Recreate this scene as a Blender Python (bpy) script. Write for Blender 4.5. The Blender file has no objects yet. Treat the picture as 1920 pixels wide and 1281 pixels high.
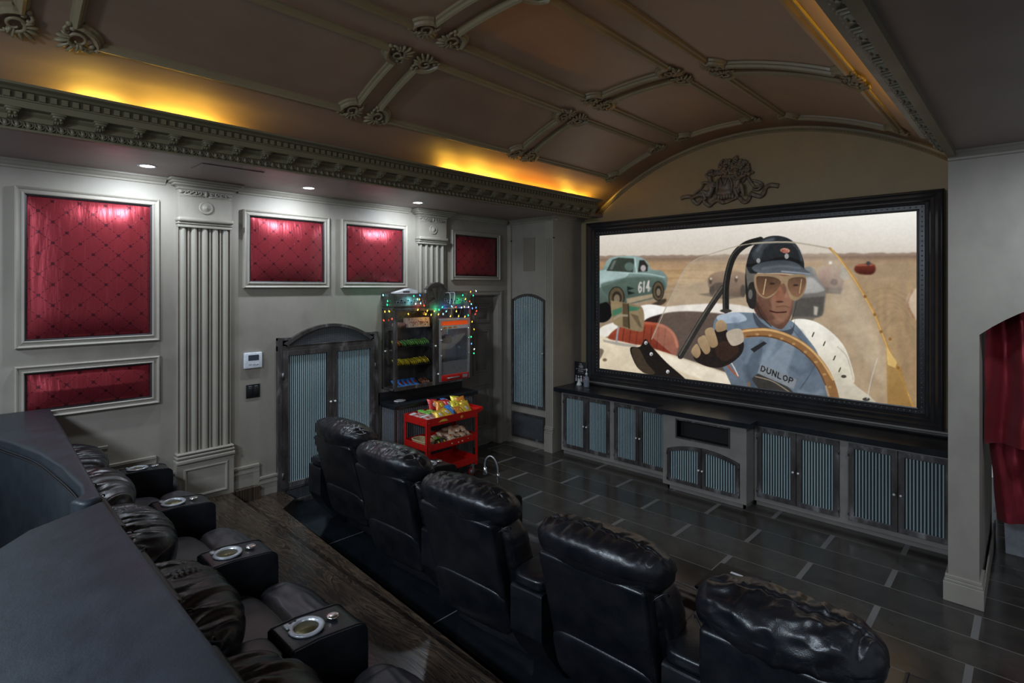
import bpy, bmesh, math, random
import numpy as np
from mathutils import Vector, Matrix, noise
random.seed(7)
PI = math.pi
scn = bpy.context.scene
COL = scn.collection

# ------------------------------------------------------------------ camera
CAM = Vector((0.0, 0.0, 2.1)); FPX = 1022.0
YAW = math.radians(43.798)
cd = bpy.data.cameras.new('camera'); cam = bpy.data.objects.new('camera', cd); COL.objects.link(cam)
cam.location = CAM; cam.rotation_euler = (PI/2, 0, YAW)
cd.sensor_width = 36; cd.lens = FPX/1920*36; cd.shift_y = -(640.5-538)/1920; cd.clip_start = .02
scn.camera = cam
# ------------------------------------------------------------------ world, colour
w = bpy.data.worlds.new('world'); scn.world = w; w.use_nodes = True
w.node_tree.nodes['Background'].inputs[0].default_value = (.70, .78, .90, 1)
w.node_tree.nodes['Background'].inputs[1].default_value = .32
vs = scn.view_settings
vs.view_transform = 'Standard'; vs.look = 'None'; vs.gamma = 1; vs.use_curve_mapping = False; vs.exposure = 0.0

def lamp(name, kind, loc, power, color, rot=(0, 0, 0), **kw):
    d = bpy.data.lights.new(name, kind); d.energy = power; d.color = color
    for k, v in kw.items(): setattr(d, k, v)
    o = bpy.data.objects.new(name, d); COL.objects.link(o); o.location = loc; o.rotation_euler = rot
    return o
COOL = (.78, .88, 1.0); AMB = (1.0, .46, .06)
# room downlights: three over the left wall (their fixtures are built below), unseen ones assumed in the right ceiling; area lamps are added fill
SPOTS = [(-4.77, 1.05), (-4.77, 2.30), (-4.76, 3.51)]
for x, y in SPOTS:
    lamp('downlight_or_fill', 'SPOT', (x, y, 2.975), 44, COOL, (0, math.radians(22), 0), spot_size=math.radians(165), spot_blend=.8, shadow_soft_size=.04)
for x, y, e in [(.45, 1.2, 40), (.45, 3.75, 75)]:
    lamp('downlight_or_fill', 'SPOT', (x, y, 2.97), e, COOL, (math.radians(24), 0, 0), spot_size=math.radians(150), spot_blend=.9, shadow_soft_size=.06)
for x, y, e in [(-4.4, -1.4, 60), (-2.2, -1.6, 86), (-.4, -1.5, 70)]:
    lamp('downlight_or_fill', 'AREA', (x, y, 3.0), e, (.74, .86, 1.0), (math.radians(25), 0, 0), shape='SQUARE', size=.5)  # soft fill panels added behind the camera, no fixtures there
# amber lamps hidden in the coves behind the two cornices
for y0, y1, e, c in [(.55, .75, 4.5, (1, .74, .11)), (.90, 1.30, 7, (1, .66, .08)), (3.35, 3.55, 8, (1, .60, .06)), (3.75, 4.0, 9, (1, .62, .07)), (4.1, 5.1, 10, (1, .34, .025)), (5.25, 5.45, 7, (1, .60, .06))]:
    lamp('cove_lamp', 'AREA', (-4.045, (y0+y1)/2, 3.075), e, c, (0, math.radians(-143), 0), shape='RECTANGLE', size=.03, size_y=y1-y0)
lamp('cove_lamp', 'AREA', (-.41, 2.9, 3.075), 28, (1, .58, .05), (0, math.radians(143), 0), shape='RECTANGLE', size=.03, size_y=3.4)

# ------------------------------------------------------------------ from a photograph point to a point on a known plane
def ray(u, v):
    t = (u-960)/FPX
    return Vector((-math.sin(YAW)+t*math.cos(YAW), math.cos(YAW)+t*math.sin(YAW), -(v-538)/FPX))
def on_x(u, v, X): r = ray(u, v); return CAM + r*(X/r.x)
def on_y(u, v, Y): r = ray(u, v); return CAM + r*(Y/r.y)
def on_z(u, v, Z): r = ray(u, v); return CAM + r*((Z-CAM.z)/r.z)

# ------------------------------------------------------------------ materials
MATS = {}
class NT:
    def __init__(s, name):
        s.m = bpy.data.materials.new(name); s.m.use_nodes = True; s.t = s.m.node_tree
        s.b = s.t.nodes['Principled BSDF']; s.tc = s.t.nodes.new('ShaderNodeTexCoord')
    def n(s, kind, **kw):
        x = s.t.nodes.new('ShaderNode'+kind)
        for k, v in kw.items(): setattr(x, k, v)
        return x
    def l(s, a, b): s.t.links.new(a, b)
    def math(s, op, a, b=None, c=None):
        x = s.n('Math', operation=op)
        for i, q in enumerate((a, b, c)):
            if q is None: continue
            if isinstance(q, (int, float)): x.inputs[i].default_value = q
            else: s.l(q, x.inputs[i])
        return x.outputs[0]
    def noise(s, scale, detail=4, rough=.55, dist=0, co=None, vec=None):
        if vec:
            mp = s.n('Mapping'); mp.inputs['Scale'].default_value = vec; s.l(co or s.tc.outputs['Object'], mp.inputs[0]); co = mp.outputs[0]
        x = s.n('TexNoise'); x.inputs['Scale'].default_value = scale; x.inputs['Detail'].default_value = detail
        x.inputs['Roughness'].default_value = rough; x.inputs['Distortion'].default_value = dist
        s.l(co or s.tc.outputs['Object'], x.inputs['Vector']); return x.outputs['Fac']
    def ramp(s, f, stops):
        x = s.n('ValToRGB'); e = x.color_ramp.elements
        while len(e) < len(stops): e.new(.5)
        for i, (p, c) in enumerate(stops):
            e[i].position = p; e[i].color = (*c, 1) if len(c) == 3 else c
        s.l(f, x.inputs[0]); return x.outputs[0]
    def bump(s, h, strength, dist=.01, prev=None):
        x = s.n('Bump'); x.inputs['Strength'].default_value = strength; x.inputs['Distance'].default_value = dist
        s.l(h, x.inputs['Height'])
        if prev: s.l(prev, x.inputs['Normal'])
        s.l(x.outputs[0], s.b.inputs['Normal']); return x.outputs[0]
    def mix(s, f, a, b):
        x = s.n('Mix', data_type='RGBA')
        if isinstance(f, float): x.inputs[0].default_value = f
        else: s.l(f, x.inputs[0])
        for i, q in ((6, a), (7, b)):
            if isinstance(q, tuple): x.inputs[i].default_value = (*q, 1)
            else: s.l(q, x.inputs[i])
        return x.outputs[2]
    def set(s, **kw):
        for k, v in kw.items():
            i = s.b.inputs[k.replace('_', ' ')]
            if isinstance(v, tuple): i.default_value = (*v, 1)
            elif isinstance(v, (int, float)): i.default_value = v
            else: s.l(v, i)
        return s.m

def M(name):
    return MATS[name]
def plain(name, c, rough=.5, metal=0.0, var=.12, scale=30, **kw):
    t = NT(name); f = t.noise(scale, 3)
    lo = tuple(x*(1-var) for x in c); hi = tuple(min(1, x*(1+var)) for x in c)
    col = t.ramp(f, [(.3, lo), (.7, hi)])
    r = t.math('MULTIPLY_ADD', f, .15, rough-.075)
    MATS[name] = t.set(Base_Color=col, Roughness=r, Metallic=metal, **kw)
def glow(name, c, strength):
    t = NT(name); MATS[name] = t.set(Base_Color=c, Emission_Color=c, Emission_Strength=strength, Roughness=.3)

def plaster(name, c, var=.16, rough=.6):
    t = NT(name)
    a = t.noise(1.1, 5, .6, .6); b = t.noise(5, 5, .65, .3, vec=(1, 1, .5))
    f = t.math('ADD', t.math('MULTIPLY', a, .6), t.math('MULTIPLY', b, .4))
    col = t.ramp(f, [(.3, tuple(x*(1-var*1.6) for x in c)), (.5, c), (.72, tuple(x*(1+var) for x in c))])
    t.bump(t.noise(60, 3), .06, .004)
    MATS[name] = t.set(Base_Color=col, Roughness=t.math('MULTIPLY_ADD', b, .25, rough-.12))
plaster('wall_plaster', (.288, .262, .220))
plaster('mould_plaster', (.318, .290, .242), .14, .5)
plaster('soffit_plaster', (.235, .185, .175), .14, .45)
plaster('gable_plaster', (.34, .265, .14), .10, .55)
plaster('cornice_paint', (.150, .132, .078), .12, .45)
plaster('vault_mould', (.26, .215, .125), .12, .42)
# vault: brown lacquered plaster with a faint metallic glaze
t = NT('vault_plaster'); a = t.noise(.8, 5, .6, .8); b = t.noise(3.5, 4, .6, .5, vec=(1, .35, 1))
f = t.math('ADD', t.math('MULTIPLY', a, .6), t.math('MULTIPLY', b, .4))
t.bump(t.noise(2.5, 4), .12, .03)
MATS['vault_plaster'] = t.set(Base_Color=t.ramp(f, [(.3, (.30, .200, .140)), (.7, (.42, .285, .205))]), Roughness=t.math('MULTIPLY_ADD', b, .25, .30), Metallic=.25)

def leather(name, c, c2, rough=.30, fine=.25):
    t = NT(name)
    a = t.noise(9, 4); v = t.n('TexVoronoi'); v.inputs['Scale'].default_value = 260; t.l(t.tc.outputs['Object'], v.inputs['Vector'])
    n1 = t.bump(t.noise(14, 5, .6), .22, .012)
    t.bump(v.outputs['Distance'], fine, .0012, n1)
    MATS[name] = t.set(Base_Color=t.ramp(a, [(.35, c), (.7, c2)]), Roughness=t.math('MULTIPLY_ADD', a, .22, rough-.11), Coat_Weight=.15, Coat_Roughness=.25)
leather('leather', (.004, .0055, .008), (.011, .0115, .015), .34)
leather('leather_seat', (.022, .021, .026), (.048, .044, .050), .40)
leather('leather_ledge', (.008, .013, .019), (.012, .018, .026), .52, .15)
plain('cup_plastic', (.42, .44, .47), .30, .4)
plain('chrome', (.80, .82, .85), .18, 1.0, .04)
plain('knob_metal', (.85, .85, .83), .38, .5, .03)
plain('brass_dark', (.16, .14, .07), .35, .8)
plain('black_plastic', (.012, .012, .014), .35)
plain('black_matte', (.006, .006, .007), .6)
plain('counter_black', (.012, .014, .018), .30, 0, .1, 8)
plain('frame_black', (.030, .030, .033), .32, .15, .15, 12)
plain('bead_grey', (.22, .22, .24), .35, .5)
plain('white_plastic', (.72, .76, .80), .35)
plain('box_white', (.50, .52, .56), .5)
plain('lcd', (.05, .06, .08), .2)
plain('cabinet_paint', (.235, .218, .195), .5, 0, .12, 6)
plain('door_paint', (.165, .152, .135), .5, 0, .15, 5)
plain('red_paint', (.56, .010, .006), .38, 0, .1)
plain('rubber_red', (.30, .02, .02), .5)
plain('silver', (.46, .47, .49), .32, .8)
plain('machine_grey', (.20, .21, .225), .4, .3)
plain('wicker', (.48, .36, .20), .6, 0, .3, 120)
plain('cone_white', (.62, .66, .64), .4)
plain('sign_black', (.014, .014, .018), .4)
plain('sign_white', (.62, .62, .62), .5)
plain('wire_green', (.01, .05, .025), .4)
plain('room_brown', (.10, .065, .035), .6)
plain('relief_plaster', (.20, .155, .105), .45, 0, .25, 20)
plain('speaker_cloth', (.225, .19, .155), .8, 0, .1, 200)
plain('trim_black', (.012, .010, .012), .5)
# weathered steel
t = NT('steel'); a = t.noise(9, 5, .6, .6, vec=(1, 1, .35)); b = t.noise(3, 3)
t.bump(a, .15, .004)
MATS['steel'] = t.set(Base_Color=t.ramp(a, [(.30, (.050, .042, .040)), (.55, (.11, .10, .096)), (.72, (.32, .31, .315))]),
                      Metallic=.55, Roughness=t.math('MULTIPLY_ADD', b, .3, .3))
# reeded glass: pale teal ribs
t = NT('reed_glass'); a = t.noise(2.2, 3, .5, .4, vec=(1, 1, .6))
MATS['reed_glass'] = t.set(Base_Color=t.ramp(a, [(.3, (.34, .46, .48)), (.7, (.48, .60, .61))]), Roughness=.16, Coat_Weight=.5, Coat_Roughness=.08)
plain('reed_back', (.008, .014, .018), .4)
# clear glass
t = NT('glass'); g = t.n('BsdfGlass'); tr = t.n('BsdfTransparent'); gl = t.n('BsdfGlossy'); mx = t.n('MixShader'); fr = t.n('Fresnel')
gl.inputs['Roughness'].default_value = .02; fr.inputs[0].default_value = 1.45; t.l(t.math('MULTIPLY', fr.outputs[0], .28), mx.inputs[0]); t.l(tr.outputs[0], mx.inputs[1]); t.l(gl.outputs[0], mx.inputs[2])
t.t.nodes.remove(g); t.l(mx.outputs[0], t.t.nodes['Material Output'].inputs[0]); MATS['glass'] = t.m
plain('bottle_clear', (.45, .50, .58), .1, 0, .05, Transmission_Weight=.6)

# red satin damask, diamond lattice of sprigs
def satin(name, k=1.0, ax=1, pat_k=1.0):
    t = NT(name); sp = t.n('SeparateXYZ'); t.l(t.tc.outputs['Object'], sp.inputs[0])
    y, z = sp.outputs[ax], sp.outputs[2]
    def cell(q): return t.math('ABSOLUTE', t.math('SUBTRACT', t.math('FRACT', q), .5))
    p = t.math('ADD', t.math('MULTIPLY', y, 1/.157), t.math('MULTIPLY', z, 1/.152))
    q = t.math('SUBTRACT', t.math('MULTIPLY', y, 1/.157), t.math('MULTIPLY', z, 1/.152))
    cp, cq = cell(p), cell(q)
    vine = t.math('MULTIPLY', t.math('SINE', t.math('MULTIPLY', t.math('ADD', y, z), 260.)), .014)
    lp = t.math('LESS_THAN', t.math('ABSOLUTE', t.math('ADD', cp, vine)), .020)
    lq = t.math('LESS_THAN', t.math('ABSOLUTE', t.math('ADD', cq, vine)), .020)
    dash = t.math('GREATER_THAN', t.math('SINE', t.math('MULTIPLY', z, 300.)), -.35)
    line = t.math('MULTIPLY', t.math('MAXIMUM', lp, lq), dash)
    star = t.math('LESS_THAN', t.math('ADD', t.math('MULTIPLY', cp, 1.0), cq), .135 if pat_k else -1.0)
    if pat_k == 0: line = t.math('MULTIPLY', line, 0.0)
    pat = t.math('MINIMUM', t.math('ADD', line, star), 1.0)
    streak = t.noise(2.2, 4, .55, .2, vec=(3.2 if ax == 0 else 1, 3.2 if ax else 1, .55))
    fine = t.noise(260, 2, .5)
    base = t.ramp(fine, [(.3, (.215*k, .016*k, .024*k)), (.7, (.29*k, .024*k, .034*k))])
    col = t.mix(pat, base, (.075*k, .003*k, .010*k))
    t.bump(t.math('ADD', streak, t.math('MULTIPLY', pat, .04)), .32, .05)
    MATS[name] = t.set(Base_Color=col, Roughness=.40, Metallic=.62, Sheen_Weight=.10)
satin('satin'); satin('curtain_satin', .95, 0, 0)

# polished slate tiles: z=0 running bond, wide inset strips across, hairline grout along
def tile(name, wx, wy, x0, y0, strip, base1, base2, off=.5, rough=.17):
    t = NT(name); sp = t.n('SeparateXYZ'); t.l(t.tc.outputs['Object'], sp.inputs[0])
    x, y = sp.outputs[0], sp.outputs[1]
    ry = t.math('DIVIDE', t.math('SUBTRACT', y, y0), wy); row = t.math('FLOOR', ry); fy = t.math('SUBTRACT', ry, row)
    rx = t.math('ADD', t.math('DIVIDE', t.math('SUBTRACT', x, x0), wx), t.math('MULTIPLY', t.math('FRACT', t.math('MULTIPLY', row, .5)), 2*off))
    colx = t.math('FLOOR', rx); fx = t.math('SUBTRACT', rx, colx)
    ex = t.math('ABSOLUTE', t.math('SUBTRACT', fx, .5)); ey = t.math('ABSOLUTE', t.math('SUBTRACT', fy, .5))
    sx = t.math('GREATER_THAN', ex, .5-strip/wx/2); gy = t.math('GREATER_THAN', ey, .5-.0035/wy)
    cb = t.n('CombineXYZ'); t.l(colx, cb.inputs[0]); t.l(row, cb.inputs[1])
    wn = t.n('TexWhiteNoise'); t.l(cb.outputs[0], wn.inputs[0])
    n = t.noise(5, 6, .7, .6); spk = t.noise(55, 4, .8)
    f = t.math('ADD', t.math('MULTIPLY', n, .7), t.math('MULTIPLY', wn.outputs['Value'], .3))
    slate = t.ramp(f, [(.3, base1), (.75, base2)])
    flk = t.math('GREATER_THAN', spk, .70)
    slate = t.mix(t.math('MULTIPLY', flk, .25), slate, (.10, .095, .085))
    c = t.mix(sx, slate, (.17, .17, .165)); c = t.mix(gy, c, (.16, .155, .14))
    g = t.math('MAXIMUM', sx, gy)
    t.bump(t.math('SUBTRACT', t.math('MULTIPLY', n, .25), t.math('MULTIPLY', g, .3)), .10, .004)
    MATS[name] = t.set(Base_Color=c, Roughness=t.math('MULTIPLY_ADD', g, .3, t.math('MULTIPLY_ADD', n, .16, rough-.08)))
tile('slate_floor', .97, .315, -4.14-.485*0, 4.885, .036, (.032, .028, .024), (.082, .073, .062), .5, .20)
tile('slate_step', 1.45, .9, -2.70, 1.86, .007, (.004, .006, .008), (.013, .016, .020), 0, .14)
# dark oak boards running along x, 0.19 wide
t = NT('oak'); sp = t.n('SeparateXYZ'); t.l(t.tc.outputs['Object'], sp.inputs[0])
ry = t.math('DIVIDE', sp.outputs[1], .19); row = t.math('FLOOR', ry); fy = t.math('SUBTRACT', ry, row)
cb = t.n('CombineXYZ'); t.l(sp.outputs[0], cb.inputs[0]); t.l(t.math('ADD', sp.outputs[1], t.math('MULTIPLY', row, 3.7)), cb.inputs[1])
nb = t.noise(1.0, 3, .5, 1.6, co=cb.outputs[0], vec=(1.1, 9, 1)); fg = t.noise(1.0, 3, .6, .2, co=cb.outputs[0], vec=(5, 150, 1))
wvf = t.math('FRACT', t.math('MULTIPLY', nb, 11.0)); wvf = t.math('ADD', t.math('MULTIPLY', wvf, .7), t.math('MULTIPLY', fg, .3))
wn = t.n('TexWhiteNoise', noise_dimensions='1D'); t.l(row, wn.inputs['W'])
g = t.math('LESS_THAN', fy, .018)
c = t.ramp(t.math('ADD', t.math('MULTIPLY', wvf, .6), t.math('MULTIPLY', wn.outputs['Value'], .4)), [(.22, (.005, .0045, .004)), (.5, (.036, .026, .019)), (.88, (.115, .076, .048))])
t.bump(wvf, .12, .003)
MATS['oak'] = t.set(Base_Color=t.mix(g, c, (.02, .018, .016)), Roughness=.24)

# ------------------------------------------------------------------ mesh building
class MB:
    def __init__(s): s.v = []; s.f = []; s.sm = []
    def add(s, vs_, fs, smooth=False):
        n = len(s.v); s.v += [tuple(p) for p in vs_]; s.f += [tuple(i+n for i in f) for f in fs]; s.sm += [smooth]*len(fs); return s
    def box(s, x0, x1, y0, y1, z0, z1):
        x0, x1 = sorted((x0, x1)); y0, y1 = sorted((y0, y1)); z0, z1 = sorted((z0, z1))
        return s.add([(x, y, z) for z in (z0, z1) for y in (y0, y1) for x in (x0, x1)],
                     [(0, 2, 3, 1), (4, 5, 7, 6), (0, 1, 5, 4), (2, 6, 7, 3), (0, 4, 6, 2), (1, 3, 7, 5)])
    def rbox(s, x0, x1, y0, y1, z0, z1, r=.01, seg=3):
        b = bmesh.new(); bmesh.ops.create_cube(b, size=1)
        for v in b.verts: v.co = Vector(((x0+x1)/2+v.co.x*abs(x1-x0), (y0+y1)/2+v.co.y*abs(y1-y0), (z0+z1)/2+v.co.z*abs(z1-z0)))
        bmesh.ops.bevel(b, geom=b.edges[:], offset=r, segments=seg, profile=.5, affect='EDGES')
        b.verts.index_update()
        s.add([v.co for v in b.verts], [[v.index for v in f.verts] for f in b.faces], True); b.free(); return s
    def prism(s, pts, axis, a, b, smooth=False):
        """closed outline in the two other axes, extruded along axis from a to b"""
        def P(p, h):
            q = [p[0], p[1]]; q.insert(axis, h); return tuple(q)
        n = len(pts); vs_ = [P(p, a) for p in pts]+[P(p, b) for p in pts]
        fs = [(i, (i+1) % n, n+(i+1) % n, n+i) for i in range(n)]
        s.add(vs_, fs, smooth); s.add(vs_, [tuple(range(n))[::-1], tuple(range(n, 2*n))], False); return s
    def tube(s, pts, r, seg=8, closed=False, caps=True, flat=None):
        pts = [Vector(p) for p in pts]; n = len(pts); rr = r if isinstance(r, (list, tuple)) else [r]*n
        vs_ = []; up = None
        for i, p in enumerate(pts):
            t_ = (pts[(i+1) % n]-pts[i-1]) if closed else (pts[min(i+1, n-1)]-pts[max(i-1, 0)])
            t_.normalize()
            if up is None: up = Vector((0, 0, 1)) if abs(t_.z) < .9 else Vector((1, 0, 0))
            a_ = t_.cross(up)
            if a_.length < 1e-5: a_ = t_.cross(Vector((0, 1, 0)))
            a_.normalize(); up = a_.cross(t_).normalized()
            for k in range(seg):
                an = 2*PI*k/seg; vs_.append(p+a_*math.cos(an)*rr[i]+up*math.sin(an)*rr[i]*(flat or 1))
        fs = []
        for i in range(n if closed else n-1):
            j = (i+1) % n
            for k in range(seg): fs.append((i*seg+k, j*seg+k, j*seg+(k+1) % seg, i*seg+(k+1) % seg))
        if caps and not closed: fs += [tuple(range(seg))[::-1], tuple((n-1)*seg+k for k in range(seg))]
        return s.add(vs_, fs, True)
    def lathe(s, prof, c=(0, 0, 0), axis=2, seg=24):
        vs_ = []; n = len(prof)
        for r, h in prof:
            for k in range(seg):
                a_ = 2*PI*k/seg; q = [r*math.cos(a_), r*math.sin(a_)]; q.insert(axis, h)
                vs_.append((q[0]+c[0], q[1]+c[1], q[2]+c[2]))
        fs = [(i*seg+k, i*seg+(k+1) % seg, (i+1)*seg+(k+1) % seg, (i+1)*seg+k) for i in range(n-1) for k in range(seg)]
        fs += [tuple(range(seg))[::-1], tuple((n-1)*seg+k for k in range(seg))]
        return s.add(vs_, fs, True)
    def ell(s, c, r, rot=None, seg=12, rings=8):
        vs_ = []; R_ = rot or Matrix.Identity(3); c = Vector(c)
        for i in range(rings+1):
            th = PI*i/rings
            for k in range(seg):
                ph = 2*PI*k/seg
                vs_.append(c+R_ @ Vector((r[0]*math.sin(th)*math.cos(ph), r[1]*math.sin(th)*math.sin(ph), r[2]*math.cos(th))))
        fs = [(i*seg+k, (i+1)*seg+k, (i+1)*seg+(k+1) % seg, i*seg+(k+1) % seg) for i in range(rings) for k in range(seg)]
        return s.add(vs_, fs, True)
    def sweep(s, frames, prof, closed=False, closeprof=True, smooth=False):
        """frames: (point, side, normal); prof: (side, normal) points"""
        m = len(prof); n = len(frames)
        vs_ = [p+a*q[0]+b*q[1] for (p, a, b) in frames for q in prof]
        fs = []
        for i in range(n if closed else n-1):
            j = (i+1) % n
            for k in range(m if closeprof else m-1):
                fs.append((i*m+k, i*m+(k+1) % m, j*m+(k+1) % m, j*m+k))
        s.add(vs_, fs, smooth)
        if not closed and closeprof: s.add([vs_[k] for k in range(m)]+[vs_[(n-1)*m+k] for k in range(m)], [tuple(range(m))[::-1], tuple(range(m, 2*m))])
        return s
    def move(s, off):
        s.v = [(p[0]+off[0], p[1]+off[1], p[2]+off[2]) for p in s.v]; return s
    def xf(s, fn): s.v = [tuple(fn(Vector(p))) for p in s.v]; return s

def rectframes(y0, y1, z0, z1, X, nx=1):
    """mitred frame path round a rectangle on a plane x=X"""
    out = []
    for (y, z), (sy, sz) in zip([(y0, z0), (y1, z0), (y1, z1), (y0, z1)], [(-1, -1), (1, -1), (1, 1), (-1, 1)]):
        out.append((Vector((X, y, z)), Vector((0, sy, sz)), Vector((nx, 0, 0))))
    return out
def rectframes_y(x0, x1, z0, z1, Y):
    out = []
    for (x, z), (sx, sz) in zip([(x0, z0), (x1, z0), (x1, z1), (x0, z1)], [(-1, -1), (1, -1), (1, 1), (-1, 1)]):
        out.append((Vector((x, Y, z)), Vector((sx, 0, sz)), Vector((0, -1, 0))))
    return out

def wloc(o):
    v = Vector(o.location)
    while o.parent: o = o.parent; v += Vector(o.location)
    return v
def obj(name, mb, mat, parent=None, bevel=0, autosm=None):
    me = bpy.data.meshes.new(name)
    off = wloc(parent) if parent else Vector((0, 0, 0))
    me.from_pydata([(p[0]-off.x, p[1]-off.y, p[2]-off.z) for p in mb.v], [], mb.f)
    me.polygons.foreach_set('use_smooth', mb.sm)
    me.validate()
    mats = mat if isinstance(mat, list) else [mat]
    for m_ in mats: me.materials.append(MATS[m_])
    bm = bmesh.new(); bm.from_mesh(me); bmesh.ops.recalc_face_normals(bm, faces=bm.faces); bm.to_mesh(me); bm.free()
    o = bpy.data.objects.new(name, me); COL.objects.link(o)
    if parent: o.parent = parent
    if bevel:
        b = o.modifiers.new('bevel', 'BEVEL'); b.width = bevel; b.segments = 2; b.limit_method = 'ANGLE'; b.angle_limit = .7
    return o
def tag(o, label, cat, group=None, kind=None):
    o['label'] = label; o['category'] = cat
    if group: o['group'] = group
    if kind: o['kind'] = kind
    return o
def thing(name, label, cat, loc=(0, 0, 0), rz=0, group=None):
    o = bpy.data.objects.new(name, None); COL.objects.link(o); o.location = loc; o.rotation_euler = (0, 0, rz); o.empty_display_size = .1
    return tag(o, label, cat, group)
def dup(o, loc=None, rz=None, label=None, parent=None):
    c = o.copy(); COL.objects.link(c)
    if parent is not None: c.parent = parent
    if loc is not None: c.location = loc
    if rz is not None: c.rotation_euler = (0, 0, rz)
    if label: c['label'] = label
    for ch in o.children: dup(ch, parent=c)
    return c
def struct(name, mb, mat, label, cat, bevel=0):
    return tag(obj(name, mb, mat, None, bevel), label, cat, kind='structure')
TRIM = [0]
def trim(mb, mat, label, cat='trim', bevel=0):
    TRIM[0] += 1
    return struct('trim_%d' % TRIM[0], mb, mat, label, cat, bevel)

# =================================================================== THE ROOM
LW, SW = -5.2, 5.92          # left wall x, screen wall y
CZ = 3.0                      # flat ceilings
R0, XC, ZT = 3.0, -2.22, 3.76 # barrel vault
def vth(x): return math.asin((x-XC)/R0)
def vp(th, y, h=0.0): return Vector((XC+(R0-h)*math.sin(th), y, ZT-R0+(R0-h)*math.cos(th)))
struct('floor', MB().box(-5.4, 3.2, 2.0, 8.0, -.1, 0), 'slate_floor', 'polished dark slate floor in front of the screen', 'floor')
struct('floor', MB().prism([(-5.2, 2.0), (3.2, 1.5), (3.2, 2.75), (-5.2, 2.95)], 2, 0, .004), 'slate_step', 'large dark polished slabs under the front row of recliners', 'floor')
struct('floor', MB().box(-5.2, 3.2, -3.2, 1.76, -.1, .28).box(-5.2, -5.12, 1.76, 2.0, -.1, .28), 'oak', 'dark oak platform under the back row of recliners', 'floor', .004)
struct('floor', MB().prism([(-5.2, 1.70), (3.2, 1.70), (3.2, 1.63), (-4.75, 2.055), (-4.9, 2.23), (-5.2, 2.23)], 2, 0, .158), 'oak', 'lower dark oak tread between the back platform and the slate', 'floor', .004)
# left wall with an opening for the panelled door
DY0, DY1, DZ = 4.36, 5.17, 2.0
lw = MB()
lw.box(-5.4, LW, -3.2, DY0, 0, 3.02); lw.box(-5.4, LW, DY1, 6.1, 0, 3.02); lw.box(-5.4, LW, DY0, DY1, DZ, 3.02)
struct('wall_left', lw, 'wall_plaster', 'grey beige plaster wall with red fabric panels', 'wall')
# pier beside the screen, holding the tall ribbed glass cabinet (front y 5.35)
struct('wall_pier', MB().box(-5.2, -4.39, 5.36, 6.1, 0, 3.02), 'wall_plaster', 'grey beige pier between the door corner and the screen', 'wall')
# screen wall with arched gable
gm = MB(); pts = [(-4.39, 0), (-.27, 0), (-.27, 3.3)]
for i in range(41): th = vth(-.30)+(vth(-4.22)-vth(-.30))*i/40; q = vp(th, 0, -.02); pts.append((q.x, q.z))
pts.append((-4.39, 3.0))
gm.prism(pts, 1, SW, SW+.2)
struct('wall_screen', gm, 'gable_plaster', 'ochre brown gable wall behind the projection screen', 'wall')
# right pier and the wall that turns away with the curtained arch
AX0, AX1, AZ0, ARISE = -.26, 1.24, 1.787, .30
rw = MB()
def arch_z(x): c = (AX0+AX1)/2; h = (AX1-AX0)/2; R_ = (h*h+ARISE*ARISE)/(2*ARISE); return AZ0+ARISE-R_+math.sqrt(R_*R_-(x-c)**2)
rw.prism([(-.42, 0), (AX0, 0), (AX0, AZ0)]+[(AX0+(AX1-AX0)*i/24, arch_z(AX0+(AX1-AX0)*i/24)) for i in range(1, 24)]+[(AX1, AZ0), (AX1, 0), (3.2, 0), (3.2, 3.02), (-.42, 3.02)], 1, 4.67, 4.86)
rw.box(-.42, -.26, 4.86, 6.1, 0, 3.02)
struct('wall_right', rw, 'wall_plaster', 'grey plaster pier and wall with the curtained arch', 'wall')
struct('wall_back_room', MB().box(-.26, 3.2, 6.9, 7.0, 0, 3), 'room_brown', 'dim brown wall of the room behind the curtain', 'wall')
# ceilings
struct('ceiling', MB().box(-5.4, -4.045, -3.2, 6.1, CZ, CZ+.04), 'soffit_plaster', 'flat soffit over the left wall with three downlights', 'ceiling')
struct('ceiling', MB().box(-.41, 3.2, -3.2, 6.1, CZ, CZ+.04), 'soffit_plaster', 'flat dark ceiling right of the vault', 'ceiling')
vm = MB(); N, K = 64, 40; a0, a1 = vth(-4.18), vth(-.27)
vv = [vp(a0+(a1-a0)*i/N, -3.2+(SW+3.2)*k/K) for k in range(K+1) for i in range(N+1)]
vm.add(vv, [(k*(N+1)+i, k*(N+1)+i+1, (k+1)*(N+1)+i+1, (k+1)*(N+1)+i) for k in range(K) for i in range(N)], True)
struct('ceiling', vm, 'vault_plaster', 'brown lacquered barrel vault with moulded panels', 'ceiling')
struct('ceiling', MB().box(-4.22, -4.18, -3.2, SW, CZ+.02, 3.08).box(-.27, -.23, -3.2, SW, CZ+.02, 3.08), 'vault_plaster', 'narrow ledges closing the light coves', 'ceiling')

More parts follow.
